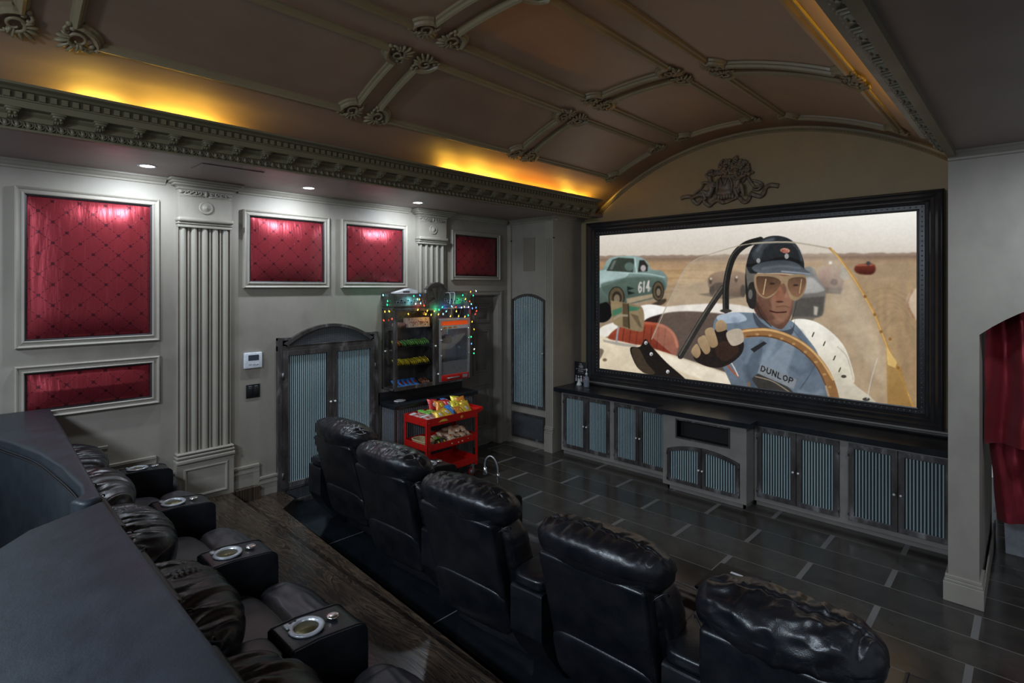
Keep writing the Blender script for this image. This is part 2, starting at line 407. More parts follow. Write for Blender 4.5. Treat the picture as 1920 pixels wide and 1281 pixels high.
# ---------------------------------------------------------------- cornices along the vault
PROF = [(-.03, 2.964), (.014, 2.964), (.016, 2.974), (.0, 2.979), (.004, 3.014), (.018, 3.018), (.018, 3.062), (.034, 3.068), (.10, 3.070), (.104, 3.104),
        (.112, 3.107), (.112, 3.147), (.134, 3.150), (.150, 3.160), (.186, 3.167), (.190, 3.179), (.12, 3.179), (.085, 3.13), (.04, 3.06), (-.03, 3.01)]
def cornice(X0, s, y0, y1, where):
    m = MB().prism([(X0+s*p, z) for p, z in PROF], 1, y0, y1)
    root = trim(m, 'cornice_paint', 'deep carved cornice %s' % where, 'cornice')
    d = MB(); n = int((y1-y0)/.048)
    for i in range(n):
        y = y0+.01+i*.048; d.box(X0+s*.110, X0+s*.130, y, y+.026, 3.113, 3.145)
    obj('dentil_course', d, 'cornice_paint', root)
    e = MB()
    for i in range(n):
        y = y0+.024+i*.048
        e.ell((X0+s*.010, y, 2.997), (.011, .0125, .017), seg=8, rings=6)
        e.tube([(X0+s*.008, y-.019, 3.012), (X0+s*.014, y-.017, 2.992), (X0+s*.012, y, 2.979), (X0+s*.014, y+.017, 2.992), (X0+s*.008, y+.019, 3.012)], .0034, 5)
        e.box(X0, X0+s*.012, y+.022, y+.026, 2.98, 3.014)
    obj('egg_and_dart', e, 'cornice_paint', root)
    mo = MB()
    mo.rbox(X0+s*.016, X0+s*.098, -.034, .034, 3.060, 3.071, .003, 1)
    mo.rbox(X0+s*.016, X0+s*.088, -.027, .027, 3.047, 3.062, .003, 1)
    mo.prism([(X0+s*.016, 3.018), (X0+s*.040, 3.020), (X0+s*.062, 3.034), (X0+s*.078, 3.049), (X0+s*.016, 3.049)], 1, -.021, .021)
    for q in (-.011, .011):
        mo.ell((X0+s*.070, q, 3.043), (.012, .009, .009), seg=8, rings=5); mo.ell((X0+s*.050, q, 3.030), (.010, .008, .009), seg=8, rings=5)
    mo.ell((X0+s*.050, 0, 3.026), (.016, .006, .009), seg=8, rings=5)
    first = None; k = 0; y = y0+.05
    while y < y1-.02:
        if first is None: first = obj('modillion', mo, 'cornice_paint', root); first.location.y = y
        else: c = first.copy(); COL.objects.link(c); c.location.y = y
        y += .192
    return root
cornice(-4.05, 1, -1.52, 5.66, 'over the red fabric panels on the left')
cornice(-.405, -1, -1.5, 4.86, 'along the right edge of the vault')
# arch band on the gable
fr = []
for i in range(61):
    th = vth(-4.15)+(vth(-.30)-vth(-4.15))*i/60; fr.append((vp(th, SW-.002, .03), Vector((math.sin(th), 0, math.cos(th))), Vector((0, -1, 0))))
ar = MB().sweep(fr, [(-.03, 0), (-.03, .012), (-.02, .02), (-.008, .012), (.004, .022), (.018, .026), (.03, .015), (.03, 0)])
for i in range(150):
    th = vth(-4.12)+(vth(-.33)-vth(-4.12))*i/149; p = vp(th, SW-.022, .044); ar.ell(p, (.006, .008, .008), seg=6, rings=4)
trim(ar, 'vault_mould', 'beaded arch band above the screen', 'moulding')
# ---------------------------------------------------------------- vault panel mouldings
MP = [(q*1.15, h*1.25) for q, h in [(-.026, 0), (-.026, .010), (-.018, .014), (-.012, .026), (.0, .034), (.010, .028), (.014, .016), (.024, .012), (.026, 0)]]
orn = MB()      # local: x across, y along, z out of the vault, corner points to +x +y
sp_ = [(.055*math.cos(q)*(1-i/26), .055*math.sin(q)*(1-i/26), .018+.012*i/20) for i in range(20) for q in [-.6+i*.42]]
orn.tube(sp_, [.013*(1-i/34) for i in range(20)], 7)
for q, rr in [(-.35, .085), (.0, .10), (.40, .115), (.785, .125), (1.17, .115), (1.57, .10), (1.92, .085)]:
    orn.ell((rr*.62*math.cos(q), rr*.62*math.sin(q), .018), (rr*.34, .011, .016), Matrix.Rotation(q, 3, 'Z'), 8, 6)
orn.tube([(-.075, .050, .012), (-.055, .066, .022), (-.03, .060, .022), (-.035, .042, .02)], .009, 6)
orn.tube([(.050, -.075, .012), (.066, -.055, .022), (.060, -.03, .022), (.042, -.035, .02)], .009, 6)
for q in ((-.085, .048), (.048, -.085), (-.06, .03), (.03, -.06)): orn.ell((q[0], q[1], .016), (.016, .016, .014), seg=8, rings=5)
ORN = [None]
def vpanel(x0, x1, y0, y1, where):
    t0, t1 = vth(x0), vth(x1); rc = .105; rt_ = rc/R0
    path = []
    def arc(ct, cy, a_, b_):
        for i in range(7):
            q = a_+(b_-a_)*i/6; path.append((ct+rt_*math.cos(q), cy+rc*math.sin(q)))
    def line(p, q, n=14):
        for i in range(1, n): path.append((p[0]+(q[0]-p[0])*i/n, p[1]+(q[1]-p[1])*i/n))
    arc(t0, y0, PI/2, 0); line((t0+rt_, y0), (t1-rt_, y0)); arc(t1, y0, PI, PI/2); line((t1, y0+rc), (t1, y1-rc), 4)
    arc(t1, y1, -PI/2, -PI); line((t1-rt_, y1), (t0+rt_, y1)); arc(t0, y1, 0, -PI/2); line((t0, y1-rc), (t0, y0+rc), 4)
    n = len(path); fr = []
    for i in range(n):
        p = vp(*path[i]); a_ = vp(*path[i-1]); b_ = vp(*path[(i+1) % n]); T = (b_-a_).normalized()
        N_ = Vector((-math.sin(path[i][0]), 0, -math.cos(path[i][0]))); fr.append((p, T.cross(N_).normalized(), N_))
    o = trim(MB().sweep(fr, MP, closed=True, smooth=False), 'vault_mould', 'raised scroll-cornered vault panel moulding, %s' % where, 'moulding')
    for (ct, cy, sx, sy) in [(t0, y0, -1, -1), (t1, y0, 1, -1), (t1, y1, 1, 1), (t0, y1, -1, 1)]:
        ct2 = ct-sx*.020/R0; cy2 = cy-sy*.020
        p = vp(ct2, cy2, 0); N_ = Vector((-math.sin(ct), 0, -math.cos(ct))); E1 = Vector((math.cos(ct), 0, -math.sin(ct)))*sx; E2 = Vector((0, sy, 0))
        mt = Matrix((E1, E2, N_)).transposed().to_4x4(); mt.translation = p
        if ORN[0] is None: c = obj('corner_scroll', orn, 'vault_mould'); ORN[0] = c
        else: c = ORN[0].copy(); COL.objects.link(c)
        c.parent = o; c.matrix_local = mt
rows = [(-3.64, -3.01, 'lowest row on the left'), (-2.75, -1.99, 'middle row'), (-1.69, -.80, 'row beside the right cornice')]
colsY = [(-1.42, .26, 'nearest the camera'), (.47, 2.09, 'second from the camera'), (2.27, 3.85, 'third from the camera'), (4.02, 5.50, 'next to the gable')]
for x0, x1, a_ in rows:
    for y0, y1, b_ in colsY: vpanel(x0, x1, y0, y1, '%s, %s' % (a_, b_))
# ---------------------------------------------------------------- crown, skirting on the left wall
CR = [(0, 2.94), (.012, 2.945), (.016, 2.958), (.032, 2.966), (.046, 2.982), (.058, 2.988), (.058, 3.0), (0, 3.0)]
for y0, y1, wh in [(-3.2, 1.27, 'left of the near pilaster'), (1.84, 3.71, 'between the two pilasters'), (4.29, 5.30, 'over the dark red panel')]:
    trim(MB().prism([(LW+p, z) for p, z in CR], 1, y0, y1), 'mould_plaster', 'plaster crown moulding %s' % wh, 'crown moulding')
trim(MB().prism([(5.36-p, z) for p, z in CR], 0, LW+.05, -4.33).prism([(-4.39+p, z) for p, z in CR], 1, 5.30, SW), 'mould_plaster', 'plaster crown moulding round the pier', 'crown moulding')
trim(MB().prism([(4.67-p, z) for p, z in CR], 0, -.42, 3.2), 'mould_plaster', 'plaster crown moulding over the curtained arch', 'crown moulding')
def skirt(m, y0, y1, z0, z1):
    m.prism([(LW, z0), (LW+.022, z0), (LW+.022, z1-.07), (LW+.030, z1-.066), (LW+.030, z1-.046), (LW+.020, z1-.040), (LW+.024, z1-.026), (LW+.034, z1-.018), (LW+.034, z1), (LW, z1)], 1, y0, y1)
bs = MB()
for y0, y1, z0, z1 in [(-3.2, .88, .28, .87), (.86, 1.20, .28, .72), (1.18, 1.34, .28, .56), (1.78, 2.02, .28, .468)]:
    skirt(bs, y0, y1, z0, z1)
    bs.box(LW, LW+.0285, y1-.05, y1+.001, z1-.19 if z1 > .5 else .158, z1-.02)
tag(obj('baseboard_left', bs, 'mould_plaster'), 'stepped plaster skirting left of and beside the near pilaster', 'skirting', kind='structure')
b2 = MB(); skirt(b2, 2.022, 2.19, .158, .335)
tag(obj('baseboard_left', b2, 'mould_plaster'), 'low plaster skirting beside the corrugated double doors', 'skirting', kind='structure')
tag(obj('baseboard_right', MB().box(-.445, -.235, 4.645, 4.90, 0, .13).box(-.440, -.240, 4.65, 4.90, .13, .15).box(-.436, -.244, 4.655, 4.9, .15, .175).box(-.245, -.235, 4.9, 6.1, 0, .15), 'mould_plaster', None, .004), 'stepped skirting round the foot of the right pier', 'skirting', kind='structure')
# ---------------------------------------------------------------- pilasters
def pilaster(y0, y1, zb, label, foot=True):
    yc = (y0+y1)/2; t = thing('pilaster', label, 'pilaster', (LW, yc, zb), group=None)
    P = 'mould_plaster'; W_ = y1-y0
    s_ = MB(); n = 5; prof = [(LW+.0005, y0)]                        # fluted shaft: rounded reeds with narrow fillets
    prof.append((LW+.045, y0)); pw = W_/n
    for i in range(n):
        a_ = y0+i*pw; 
        prof += [(LW+.045, a_+pw*.06), (LW+.030, a_+pw*.10), (LW+.030, a_+pw*.18)]
        for k in range(7):
            q = PI-PI*k/6; prof.append((LW+.034+.030*math.sin(q), a_+pw*.5+pw*.28*math.cos(q)))
        prof += [(LW+.030, a_+pw*.82), (LW+.030, a_+pw*.90), (LW+.045, a_+pw*.94)]
    prof += [(LW+.045, y1), (LW+.0005, y1)]
    obj('shaft', s_.prism(prof, 2, zb+.40 if foot else zb, 2.60), P, t)
    b = MB()
    for (z0, z1, e, d) in [(zb+.34, zb+.372, .022, .095), (zb+.372, zb+.382, .012, .085), (zb+.382, zb+.402, .020, .092), (zb+.402, zb+.412, .008, .08), (zb+.412, zb+.428, .016, .09)]:
        b.rbox(LW+.0005, LW+d, y0-e, y1+e, z0, z1, .006, 2)
    if foot: obj('base', b, P, t)
    pl = MB().box(LW+.0005, LW+.075, y0-.016, y1+.016, zb, zb+.34)
    pl.sweep(rectframes(y0+.045, y1-.045, zb+.05, zb+.285, LW+.075), [(-.012, 0), (-.012, .008), (0, .014), (.012, .008), (.012, 0)], True)
    pl.box(LW+.07, LW+.078, y0-.018, y1+.018, zb+.318, zb+.324)
    if foot: obj('plinth', pl, P, t)
    c = MB()
    c.rbox(LW+.0005, LW+.105, y0-.012, y1+.012, 2.645, 2.685, .018, 4)
    c.rbox(LW+.0005, LW+.085, y0-.006, y1+.006, 2.628, 2.645, .004, 2)
    c.rbox(LW+.0005, LW+.075, y0-.0, y1+.0, 2.60, 2.628, .004, 2)
    c.box(LW+.0005, LW+.070, y0, y1, 2.685, 2.93)
    c.prism([(y0-.008, 2.918), (y1+.008, 2.918), (y1+.008, 2.935), (y0-.008, 2.935)], 0, LW+.0005, LW+.085)
    for (z0, z1, e, d) in [(2.935, 2.945, .02, .095), (2.945, 2.962, .045, .12), (2.962, 2.98, .065, .14), (2.98, 3.0, .08, .16)]:
        c.rbox(LW+.0005, LW+d, y0-e, y1+e, z0, z1, .007, 2)
    obj('capital', c, P, t)
    ro = MB().lathe([(.001, LW+.070), (.056, LW+.070), (.056, LW+.078), (.050, LW+.084), (.044, LW+.080), (.026, LW+.082), (.022, LW+.090), (.016, LW+.088), (.012, LW+.094), (.001, LW+.096)], (0, yc, 2.775), 0, 28)
    obj('rosette', ro, P, t)
    cv = MB()                                                   # carved scroll band
    for sgn in (-1, 1):
        for k, (dy, rr) in enumerate([(.045, .015), (.085, .020), (.125, .018), (.162, .014)]):
            cv.tube([(LW+.078, yc+sgn*(dy+rr*(1-i/16)*math.cos(i*.5)), 2.892+rr*(1-i/16)*math.sin(i*.5)) for i in range(12)], .0058, 6)
        cv.ell((LW+.078, yc+sgn*.19, 2.897), (.010, .018, .014), seg=8, rings=6)
        cv.tube([(LW+.076, yc+sgn*.02, 2.868), (LW+.08, yc+sgn*.06, 2.872), (LW+.078, yc+sgn*.11, 2.870), (LW+.076, yc+sgn*.17, 2.876)], .0055, 6)
    cv.ell((LW+.078, yc, 2.892), (.010, .012, .024), seg=8, rings=6)
    cv.box(LW+.06, LW+.074, y0+.002, y1-.002, 2.858, 2.864)
    obj('carved_band', cv, P, t)
    return t
pilaster(1.35, 1.765, .28, 'fluted plaster pilaster between the tall red panel and the thermostat')
pilaster(3.80, 4.205, 2.03, 'fluted plaster pilaster rising behind the lit snack cabinet', False)
# ---------------------------------------------------------------- fabric panels
def fabric_panel(y0, y1, z0, z1, label, puff=.050, wave=0):
    t = thing('fabric_panel', label, 'wall panel', (LW, (y0+y1)/2, z0))
    FP = [(-.030, 0), (-.030, .030), (-.024, .036), (-.016, .030), (-.008, .026), (.0, .026), (.006, .034), (.014, .040), (.022, .030), (.022, 0)]
    fr = [(p+s_*-.0, s_, n_) for p, s_, n_ in rectframes(y0+.022, y1-.022, z0+.022, z1-.022, LW)]
    obj('frame', MB().sweep(fr, FP, True), 'mould_plaster', t)
    g = MB().sweep(rectframes(y0+.052, y1-.052, z0+.052, z1-.052, LW), [(-.012, 0), (-.012, .018), (.0, .024), (.010, .018), (.010, 0)], True)
    obj('gimp_edging', g, 'trim_black', t)
    ya, yb, za, zb_ = y0+.062, y1-.062, z0+.062, z1-.062; ny, nz = 40, 40; m = MB(); vv = []
    for k in range(nz+1):
        for i in range(ny+1):
            a_, b_ = i/ny, k/nz
            e = math.sin(PI/2*min(1, min(a_, 1-a_)*(yb-ya)/.24))**.7*math.sin(PI/2*min(1, min(b_, 1-b_)*(zb_-za)/.20))**.7
            q = Vector(((ya+(yb-ya)*a_)*2.4, (za+(zb_-za)*b_)*1.1, y0*3))
            vv.append((LW+.008+puff*e+.006*e*noise.noise(q), ya+(yb-ya)*a_, za+(zb_-za)*b_))
    m.add(vv, [(k*(ny+1)+i, k*(ny+1)+i+1, (k+1)*(ny+1)+i+1, (k+1)*(ny+1)+i) for k in range(nz) for i in range(ny)], True)
    obj('fabric', m, 'satin', t)
fabric_panel(.345, 1.225, 1.66, 2.815, 'tall padded red damask panel, largest on the left wall')
fabric_panel(.345, 1.225, 1.15, 1.535, 'low wide padded red damask panel under the tallest one')
fabric_panel(1.880, 2.715, 2.088, 2.805, 'red damask panel above the thermostat and double doors')
fabric_panel(2.850, 3.668, 2.088, 2.805, 'red damask panel left of the far pilaster')
fabric_panel(4.330, 5.165, 2.184, 2.803, 'dark unlit damask panel right of the far pilaster, above the door')

# =================================================================== PROJECTION SCREEN
SX0, SX1, SZ0, SZ1, SY = -4.045, -.741, 1.052, 2.757, 5.85
def srgb(c): return [((x/255)/12.92 if x/255 <= .04045 else ((x/255+.055)/1.055)**2.4) for x in c]
GX, GZ = 640, 330
xs = np.linspace(SX0, SX1, GX); zs = np.linspace(SZ0, SZ1, GZ)
XX, ZZ = np.meshgrid(xs, zs)
# picture coordinates: the projected film frame is drawn in the coordinates in which it was measured
_dep = XX*-math.sin(YAW)+SY*math.cos(YAW); _lat = XX*math.cos(YAW)+SY*math.sin(YAW)
U = 960+FPX*_lat/_dep; V = 538-FPX*(ZZ-2.1)/_dep
IMG = np.zeros((GZ, GX, 3))
def blend(mask, c, a=1.0):
    c = np.array(c, float) if not isinstance(c, np.ndarray) else c
    m = (mask*a)[..., None]; IMG[:] = IMG*(1-m)+c*m
def segd(px, py, a, b):
    dx, dy = b[0]-a[0], b[1]-a[1]; L = dx*dx+dy*dy+1e-9
    t_ = np.clip(((px-a[0])*dx+(py-a[1])*dy)/L, 0, 1); return np.hypot(px-a[0]-t_*dx, py-a[1]-t_*dy)
def poly(pts, c, a=1.0, soft=.7, c2=None):
    """filled outline; c2 = colour at the bottom of the shape"""
    inside = np.zeros(U.shape, bool); d = np.full(U.shape, 1e9); n = len(pts)
    for i in range(n):
        p, q = pts[i], pts[(i+1) % n]
        cond = (p[1] > V) != (q[1] > V)
        xi = p[0]+(V-p[1])*(q[0]-p[0])/((q[1]-p[1]) or 1e-9)
        inside ^= cond & (U < xi); d = np.minimum(d, segd(U, V, p, q))
    sd = np.where(inside, d, -d); m = np.clip(sd/soft+.5, 0, 1)
    if c2 is not None:
        ys = [p[1] for p in pts]; f = np.clip((V-min(ys))/(max(ys)-min(ys)), 0, 1)[..., None]
        c = np.array(c, float)*(1-f)+np.array(c2, float)*f
    blend(m, c, a); return m
def smooth(pts, k=6):
    out = []; n = len(pts)
    for i in range(n):
        p0, p1, p2, p3 = [np.array(pts[(i+j) % n], float) for j in (-1, 0, 1, 2)]
        for t_ in np.arange(k)/k:
            out.append(tuple(.5*((2*p1)+(-p0+p2)*t_+(2*p0-5*p1+4*p2-p3)*t_**2+(-p0+3*p1-3*p2+p3)*t_**3)))
    return out
def sline(pts, k=6):
    out = []; n = len(pts)
    for i in range(n-1):
        p0, p1, p2, p3 = [np.array(pts[min(max(i+j, 0), n-1)], float) for j in (-1, 0, 1, 2)]
        for t_ in np.arange(k)/k:
            out.append(tuple(.5*((2*p1)+(-p0+p2)*t_+(2*p0-5*p1+4*p2-p3)*t_**2+(-p0+3*p1-3*p2+p3)*t_**3)))
    return out+[tuple(pts[-1])]
def sp(pts, c, a=1.0, soft=.8, c2=None): return poly(smooth(pts), c, a, soft, c2)
def line(pts, w_, c, a=1.0, soft=.8, curve=True):
    pts = sline(pts) if curve and len(pts) > 2 else pts
    d = np.full(U.shape, 1e9)
    for p, q in zip(pts, pts[1:]): d = np.minimum(d, segd(U, V, p, q))
    blend(np.clip((w_/2-d)/soft+.5, 0, 1), c, a)
def ell(cx_, cy_, rx, ry, c, a=1.0, rot=0, soft=.8):
    co, si = math.cos(rot), math.sin(rot); x = (U-cx_)*co+(V-cy_)*si; y = -(U-cx_)*si+(V-cy_)*co
    r = np.sqrt((x/rx)**2+(y/ry)**2); blend(np.clip((1-r)*min(rx, ry)/soft+.5, 0, 1), c, a)
def text(s, x0, y0, ux, uy, vx, vy, w_, c, a=1.0):
    G = {'6': [[(.9, .9), (.5, 1), (.1, .7), (.05, .3), (.4, 0), (.9, .15), (.95, .4), (.6, .58), (.1, .4)]], '1': [[(.5, 1), (.5, 0)]], '4': [[(.75, 0), (.75, 1), (.1, .35), (1, .35)]],
         'D': [[(.1, 0), (.1, 1), (.6, .95), (.95, .5), (.6, .05), (.1, 0)]], 'U': [[(.1, 1), (.1, .25), (.5, 0), (.9, .25), (.9, 1)]], 'N': [[(.1, 0), (.1, 1), (.9, 0), (.9, 1)]],
         'L': [[(.1, 1), (.1, 0), (.85, 0)]], 'O': [[(.5, 1), (.08, .75), (.08, .25), (.5, 0), (.92, .25), (.92, .75), (.5, 1)]], 'P': [[(.1, 0), (.1, 1), (.7, 1), (.92, .75), (.7, .48), (.1, .48)]],
         'X': [[(.1, 0), (.9, 1)], [(.1, 1), (.9, 0)]], 'B': [[(.1, 0), (.1, 1), (.7, 1), (.8, .75), (.6, .52), (.1, .52)], [(.6, .52), (.9, .3), (.7, 0), (.1, 0)]], 'E': [[(.9, 1), (.1, 1), (.1, 0), (.9, 0)], [(.1, .5), (.7, .5)]]}
    for i, ch in enumerate(s):
        for st in G[ch]:
            pts = [(x0+(i*1.28+p[0])*ux+p[1]*vx, y0+(i*1.28+p[0])*uy+p[1]*vy) for p in st]
            line(pts, w_, c, a, .6, False)
def grad(stops):
    ys = [s_[0] for s_ in stops]; return np.stack([np.interp(V, ys, [s_[1][k] for s_ in stops]) for k in range(3)], -1)
hz = 484-(U-1125)*.010             # horizon
# sky, brush, field, track
sky = grad([(395, (244, 240, 232)), (430, (224, 216, 204)), (490, (204, 190, 174))]); IMG[:] = sky
rightl = np.clip((U-1480)/180, 0, 1)[..., None]; IMG[:] = IMG*(1-rightl*.55)+np.array((240, 238, 228))*rightl*.55*np.clip((478-V)/60, 0, 1)[..., None]+IMG*rightl*.55*(1-np.clip((478-V)/60, 0, 1)[..., None])
rng = np.random.RandomState(3)
def nz(sx, sy, seed):
    r = np.random.RandomState(seed).rand(64, 64); a_ = (U/sx) % 63; b_ = (V/sy) % 63; i, j = a_.astype(int), b_.astype(int); f, g_ = a_-i, b_-j
    return (r[j, i]*(1-f)+r[j, i+1]*f)*(1-g_)+(r[j+1, i]*(1-f)+r[j+1, i+1]*f)*g_
gm_ = np.clip((V-hz)/1.5, 0, 1); blend(gm_, grad([(478, (152, 128, 108)), (495, (172, 136, 98)), (520, (190, 150, 100)), (545, (168, 142, 112)), (600, (146, 124, 102)), (760, (148, 122, 92))]))
hill = np.clip((V-(hz-3-4*nz(9, 50, 1)))/1.5, 0, 1)*np.clip((hz+10-V)/6, 0, 1); blend(hill, (128, 100, 80), .75)
blend(gm_*np.clip((V-hz-4)/10, 0, 1)*np.clip((nz(26, 3, 2)-.45)*3, 0, 1), (150, 112, 66), .45)
# asphalt on the right, curving
poly([(1240, 560), (1300, 532), (1450, 505), (1560, 497), (1640, 492), (1720, 492), (1720, 780), (1240, 780)], (166, 138, 104), 1, 3, (150, 117, 78))
blend(np.clip((U-1590)/40, 0, 1)*np.clip((V-520)/20, 0, 1)*np.clip((nz(7, 40, 5)-.35)*2, 0, 1), (188, 152, 98), .5)
for k in range(7): line([(1600+k*8, 560+k*12), (1660+k*4, 540+k*9), (1712, 560+k*14)], 1.4, (126, 98, 66), .35)
sp([(1700, 560), (1712, 545), (1722, 545), (1722, 600), (1712, 590), (1703, 575)], (205, 180, 150), .9, 1.2); line([(1712, 545), (1702, 568), (1714, 596)], 2, (140, 80, 55), .8)
# distant red car on the right
sp([(1602, 503), (1606, 497), (1618, 495), (1634, 494), (1641, 499), (1641, 509), (1633, 515), (1612, 514), (1603, 509)], (130, 50, 32), 1, 1, (70, 22, 16)); line([(1606, 498), (1636, 497)], 2, (190, 100, 75)); ell(1628, 494, 4, 4, (60, 60, 66))
# teal hardtop on the left
sp([(1118, 545), (1132, 556), (1168, 574), (1202, 577), (1246, 560), (1240, 572), (1180, 585), (1118, 590)], (42, 32, 24), .8, 2)
ell(1128, 585, 20, 20, (10, 9, 8)); 
sp([(1110, 510), (1128, 506), (1140, 487), (1156, 481), (1186, 480), (1204, 484), (1214, 492), (1222, 505), (1240, 508), (1250, 518), (1251, 532), (1246, 546), (1230, 556), (1196, 567), (1170, 570), (1140, 566), (1110, 568)], (138, 168, 164), 1, 1, (66, 84, 74))
sp([(1112, 513), (1134, 507), (1162, 509), (1180, 512), (1166, 524), (1140, 534), (1112, 540)], (158, 186, 182), .9, 1.5); line([(1134, 507), (1170, 511), (1216, 514), (1246, 520)], 2, (176, 204, 200), .8)
poly([(1137, 508), (1148, 487), (1160, 483), (1190, 485), (1187, 511)], (52, 62, 52), 1, 1); poly([(1143, 505), (1150, 489), (1156, 488), (1148, 506)], (110, 122, 112), .7); ell(1180, 500, 9, 8, (92, 118, 108), .8)
poly([(1196, 510), (1199, 488), (1208, 488), (1215, 498), (1214, 509)], (40, 38, 34), 1, 1); ell(1206, 503, 5, 6, (168, 160, 160)); line([(1190, 484), (1194, 512)], 3, (166, 194, 190))
sp([(1126, 536), (1150, 526), (1184, 520), (1240, 522), (1246, 545), (1226, 560), (1170, 569), (1150, 566)], (70, 90, 78), .75, 3)
poly([(1174, 560), (1224, 551), (1224, 558), (1176, 570)], (176, 150, 116), .9, 1.5)
for cx_, cy_, rx, ry in [(1156, 558, 13.5, 19), (1234, 546, 9.5, 17)]:
    ell(cx_, cy_, rx+1.5, ry+1.5, (22, 20, 16)); ell(cx_, cy_, rx, ry, (92, 76, 52)); ell(cx_+.6, cy_+1, rx*.66, ry*.66, (44, 36, 26)); ell(cx_+.6, cy_+2, rx*.42, ry*.42, (124, 108, 84))
poly([(1176, 537), (1190, 541), (1176, 545)], (24, 34, 30)); poly([(1176, 545), (1191, 550), (1178, 553)], (24, 34, 30))
text('614', 1197, 549, 5.6, -.9, .8, -19, 2.6, (206, 196, 186)); text('XP', 1214.5, 546.5, 2.4, -.4, .2, -6, 1.2, (176, 178, 166))
# brown racers behind the driver
sp([(1327, 528), (1330, 518), (1342, 511), (1362, 508), (1384, 509), (1398, 514), (1402, 530), (1398, 552), (1380, 556), (1344, 552), (1332, 546)], (140, 104, 78), 1, 1.4, (64, 42, 30))
for x, y in [(1332, 527), (1380, 524)]: ell(x, y, 3, 6, (40, 26, 20)); ell(x+1, y-4, 2, 2, (228, 216, 196))
sp([(1336, 534), (1352, 530), (1366, 536), (1360, 546), (1342, 546)], (38, 26, 22), .9, 1.5); ell(1393, 546, 5, 12, (26, 20, 18)); ell(1335, 545, 5, 9, (26, 20, 18)); poly([(1310, 552), (1338, 548), (1400, 556), (1360, 562)], (60, 48, 40), .7, 2)
sp([(1534, 520), (1538, 505), (1552, 500), (1566, 501), (1578, 508), (1582, 526), (1576, 540), (1548, 542), (1536, 536)], (170, 132, 116), 1, 2, (104, 78, 70)); ell(1564, 529, 7, 6, (60, 44, 44), .9); line([(1540, 506), (1546, 493), (1560, 491), (1568, 505)], 1.6, (150, 150, 150), .8); ell(1557, 493, 3, 3, (250, 250, 245)); sp([(1576, 520), (1576, 500), (1585, 498), (1590, 510), (1588, 524)], (150, 146, 142), .8, 2)
poly([(1540, 540), (1580, 540), (1576, 552), (1546, 550)], (62, 54, 54), .8, 3)
sp([(1486, 548), (1496, 516), (1512, 500), (1526, 504), (1534, 522), (1547, 544), (1546, 572), (1538, 594), (1500, 596), (1484, 590)], (120, 124, 128), 1, 1.6, (38, 36, 38)); sp([(1502, 528), (1520, 520), (1538, 534), (1545, 545), (1520, 550), (1500, 548)], (170, 174, 178), .7, 2); poly([(1506, 502), (1520, 500), (1528, 520), (1510, 520)], (90, 98, 100), .9); poly([(1490, 560), (1546, 556), (1542, 592), (1488, 596)], (24, 24, 26), .85, 2); poly([(1484, 594), (1530, 594), (1522, 604), (1490, 602)], (60, 56, 52), .8, 3); poly([(1526, 574), (1534, 576), (1532, 592), (1526, 590)], (190, 184, 170), .9)
# white car body behind the seats, dark cockpit
sp([(1230, 580), (1262, 574), (1300, 571), (1352, 569), (1400, 575), (1440, 590), (1400, 602), (1330, 592), (1240, 596)], (232, 226, 218), 1, 1.2)
sp([(1196, 578), (1216, 571), (1240, 574), (1256, 580), (1240, 596), (1206, 602)], (236, 232, 226), 1, 1.2)
sp([(1206, 604), (1236, 590), (1276, 584), (1330, 586), (1400, 596), (1420, 620), (1420, 690), (1330, 700), (1230, 668), (1200, 640)], (50, 30, 24), 1, 1.2, (32, 20, 18))
sp([(1125, 616), (1146, 606), (1172, 600), (1180, 606), (1160, 622), (1125, 634)], (226, 220, 208), 1, 1)
# red ribbed seat
sp([(1140, 634), (1160, 614), (1200, 604), (1240, 608), (1262, 622), (1272, 642), (1270, 660), (1262, 668), (1220, 656), (1160, 646)], (168, 62, 32), 1, 1.2, (120, 40, 24))
line([(1205, 605), (1240, 610), (1262, 626), (1270, 650)], 5, (190, 84, 52), .9)
for k in range(7): line([(1170+k*13, 612+abs(k-3)*1.4), (1166+k*13, 648+k*1.5)], 1.3, (86, 24, 14), .8)
# white cowl in the foreground
sp([(1118, 640), (1150, 638), (1190, 646), (1212, 650), (1300, 678), (1400, 712), (1478, 742), (1500, 760), (1500, 790), (1118, 760)], (222, 206, 176), 1, 1.2, (196, 176, 140)); sp([(1240, 664), (1300, 682), (1380, 708), (1440, 732), (1380, 726), (1300, 706), (1250, 682)], (238, 226, 200), .8, 4)
sp([(1120, 655), (1132, 657), (1126, 672), (1120, 676)], (110, 92, 72), .9); ell(1134, 675, 4, 3, (112, 92, 66)); poly([(1130, 637), (1196, 648), (1190, 652), (1160, 648), (1132, 641)], (150, 144, 134), .9)
# mirror
line([(1156, 640), (1158, 622), (1164, 595)], 3.4, (140, 144, 158)); sp([(1145, 568), (1150, 564), (1192, 572), (1204, 577), (1208, 594), (1206, 618), (1200, 622), (1176, 617), (1152, 608), (1147, 592)], (140, 118, 82), 1, 1); poly([(1148, 582), (1166, 576), (1166, 586), (1148, 594)], (58, 116, 84)); poly([(1178, 573), (1200, 577), (1196, 582), (1178, 584)], (58, 116, 84)); poly([(1167, 568), (1177, 570), (1180, 616), (1168, 612)], (86, 70, 44)); line([(1178, 570), (1180, 616)], 1.6, (30, 26, 20)); poly([(1182, 588), (1196, 592), (1204, 616), (1198, 612)], (84, 70, 50), .7); line([(1152, 598), (1162, 592), (1176, 592)], 4, (150, 136, 112))
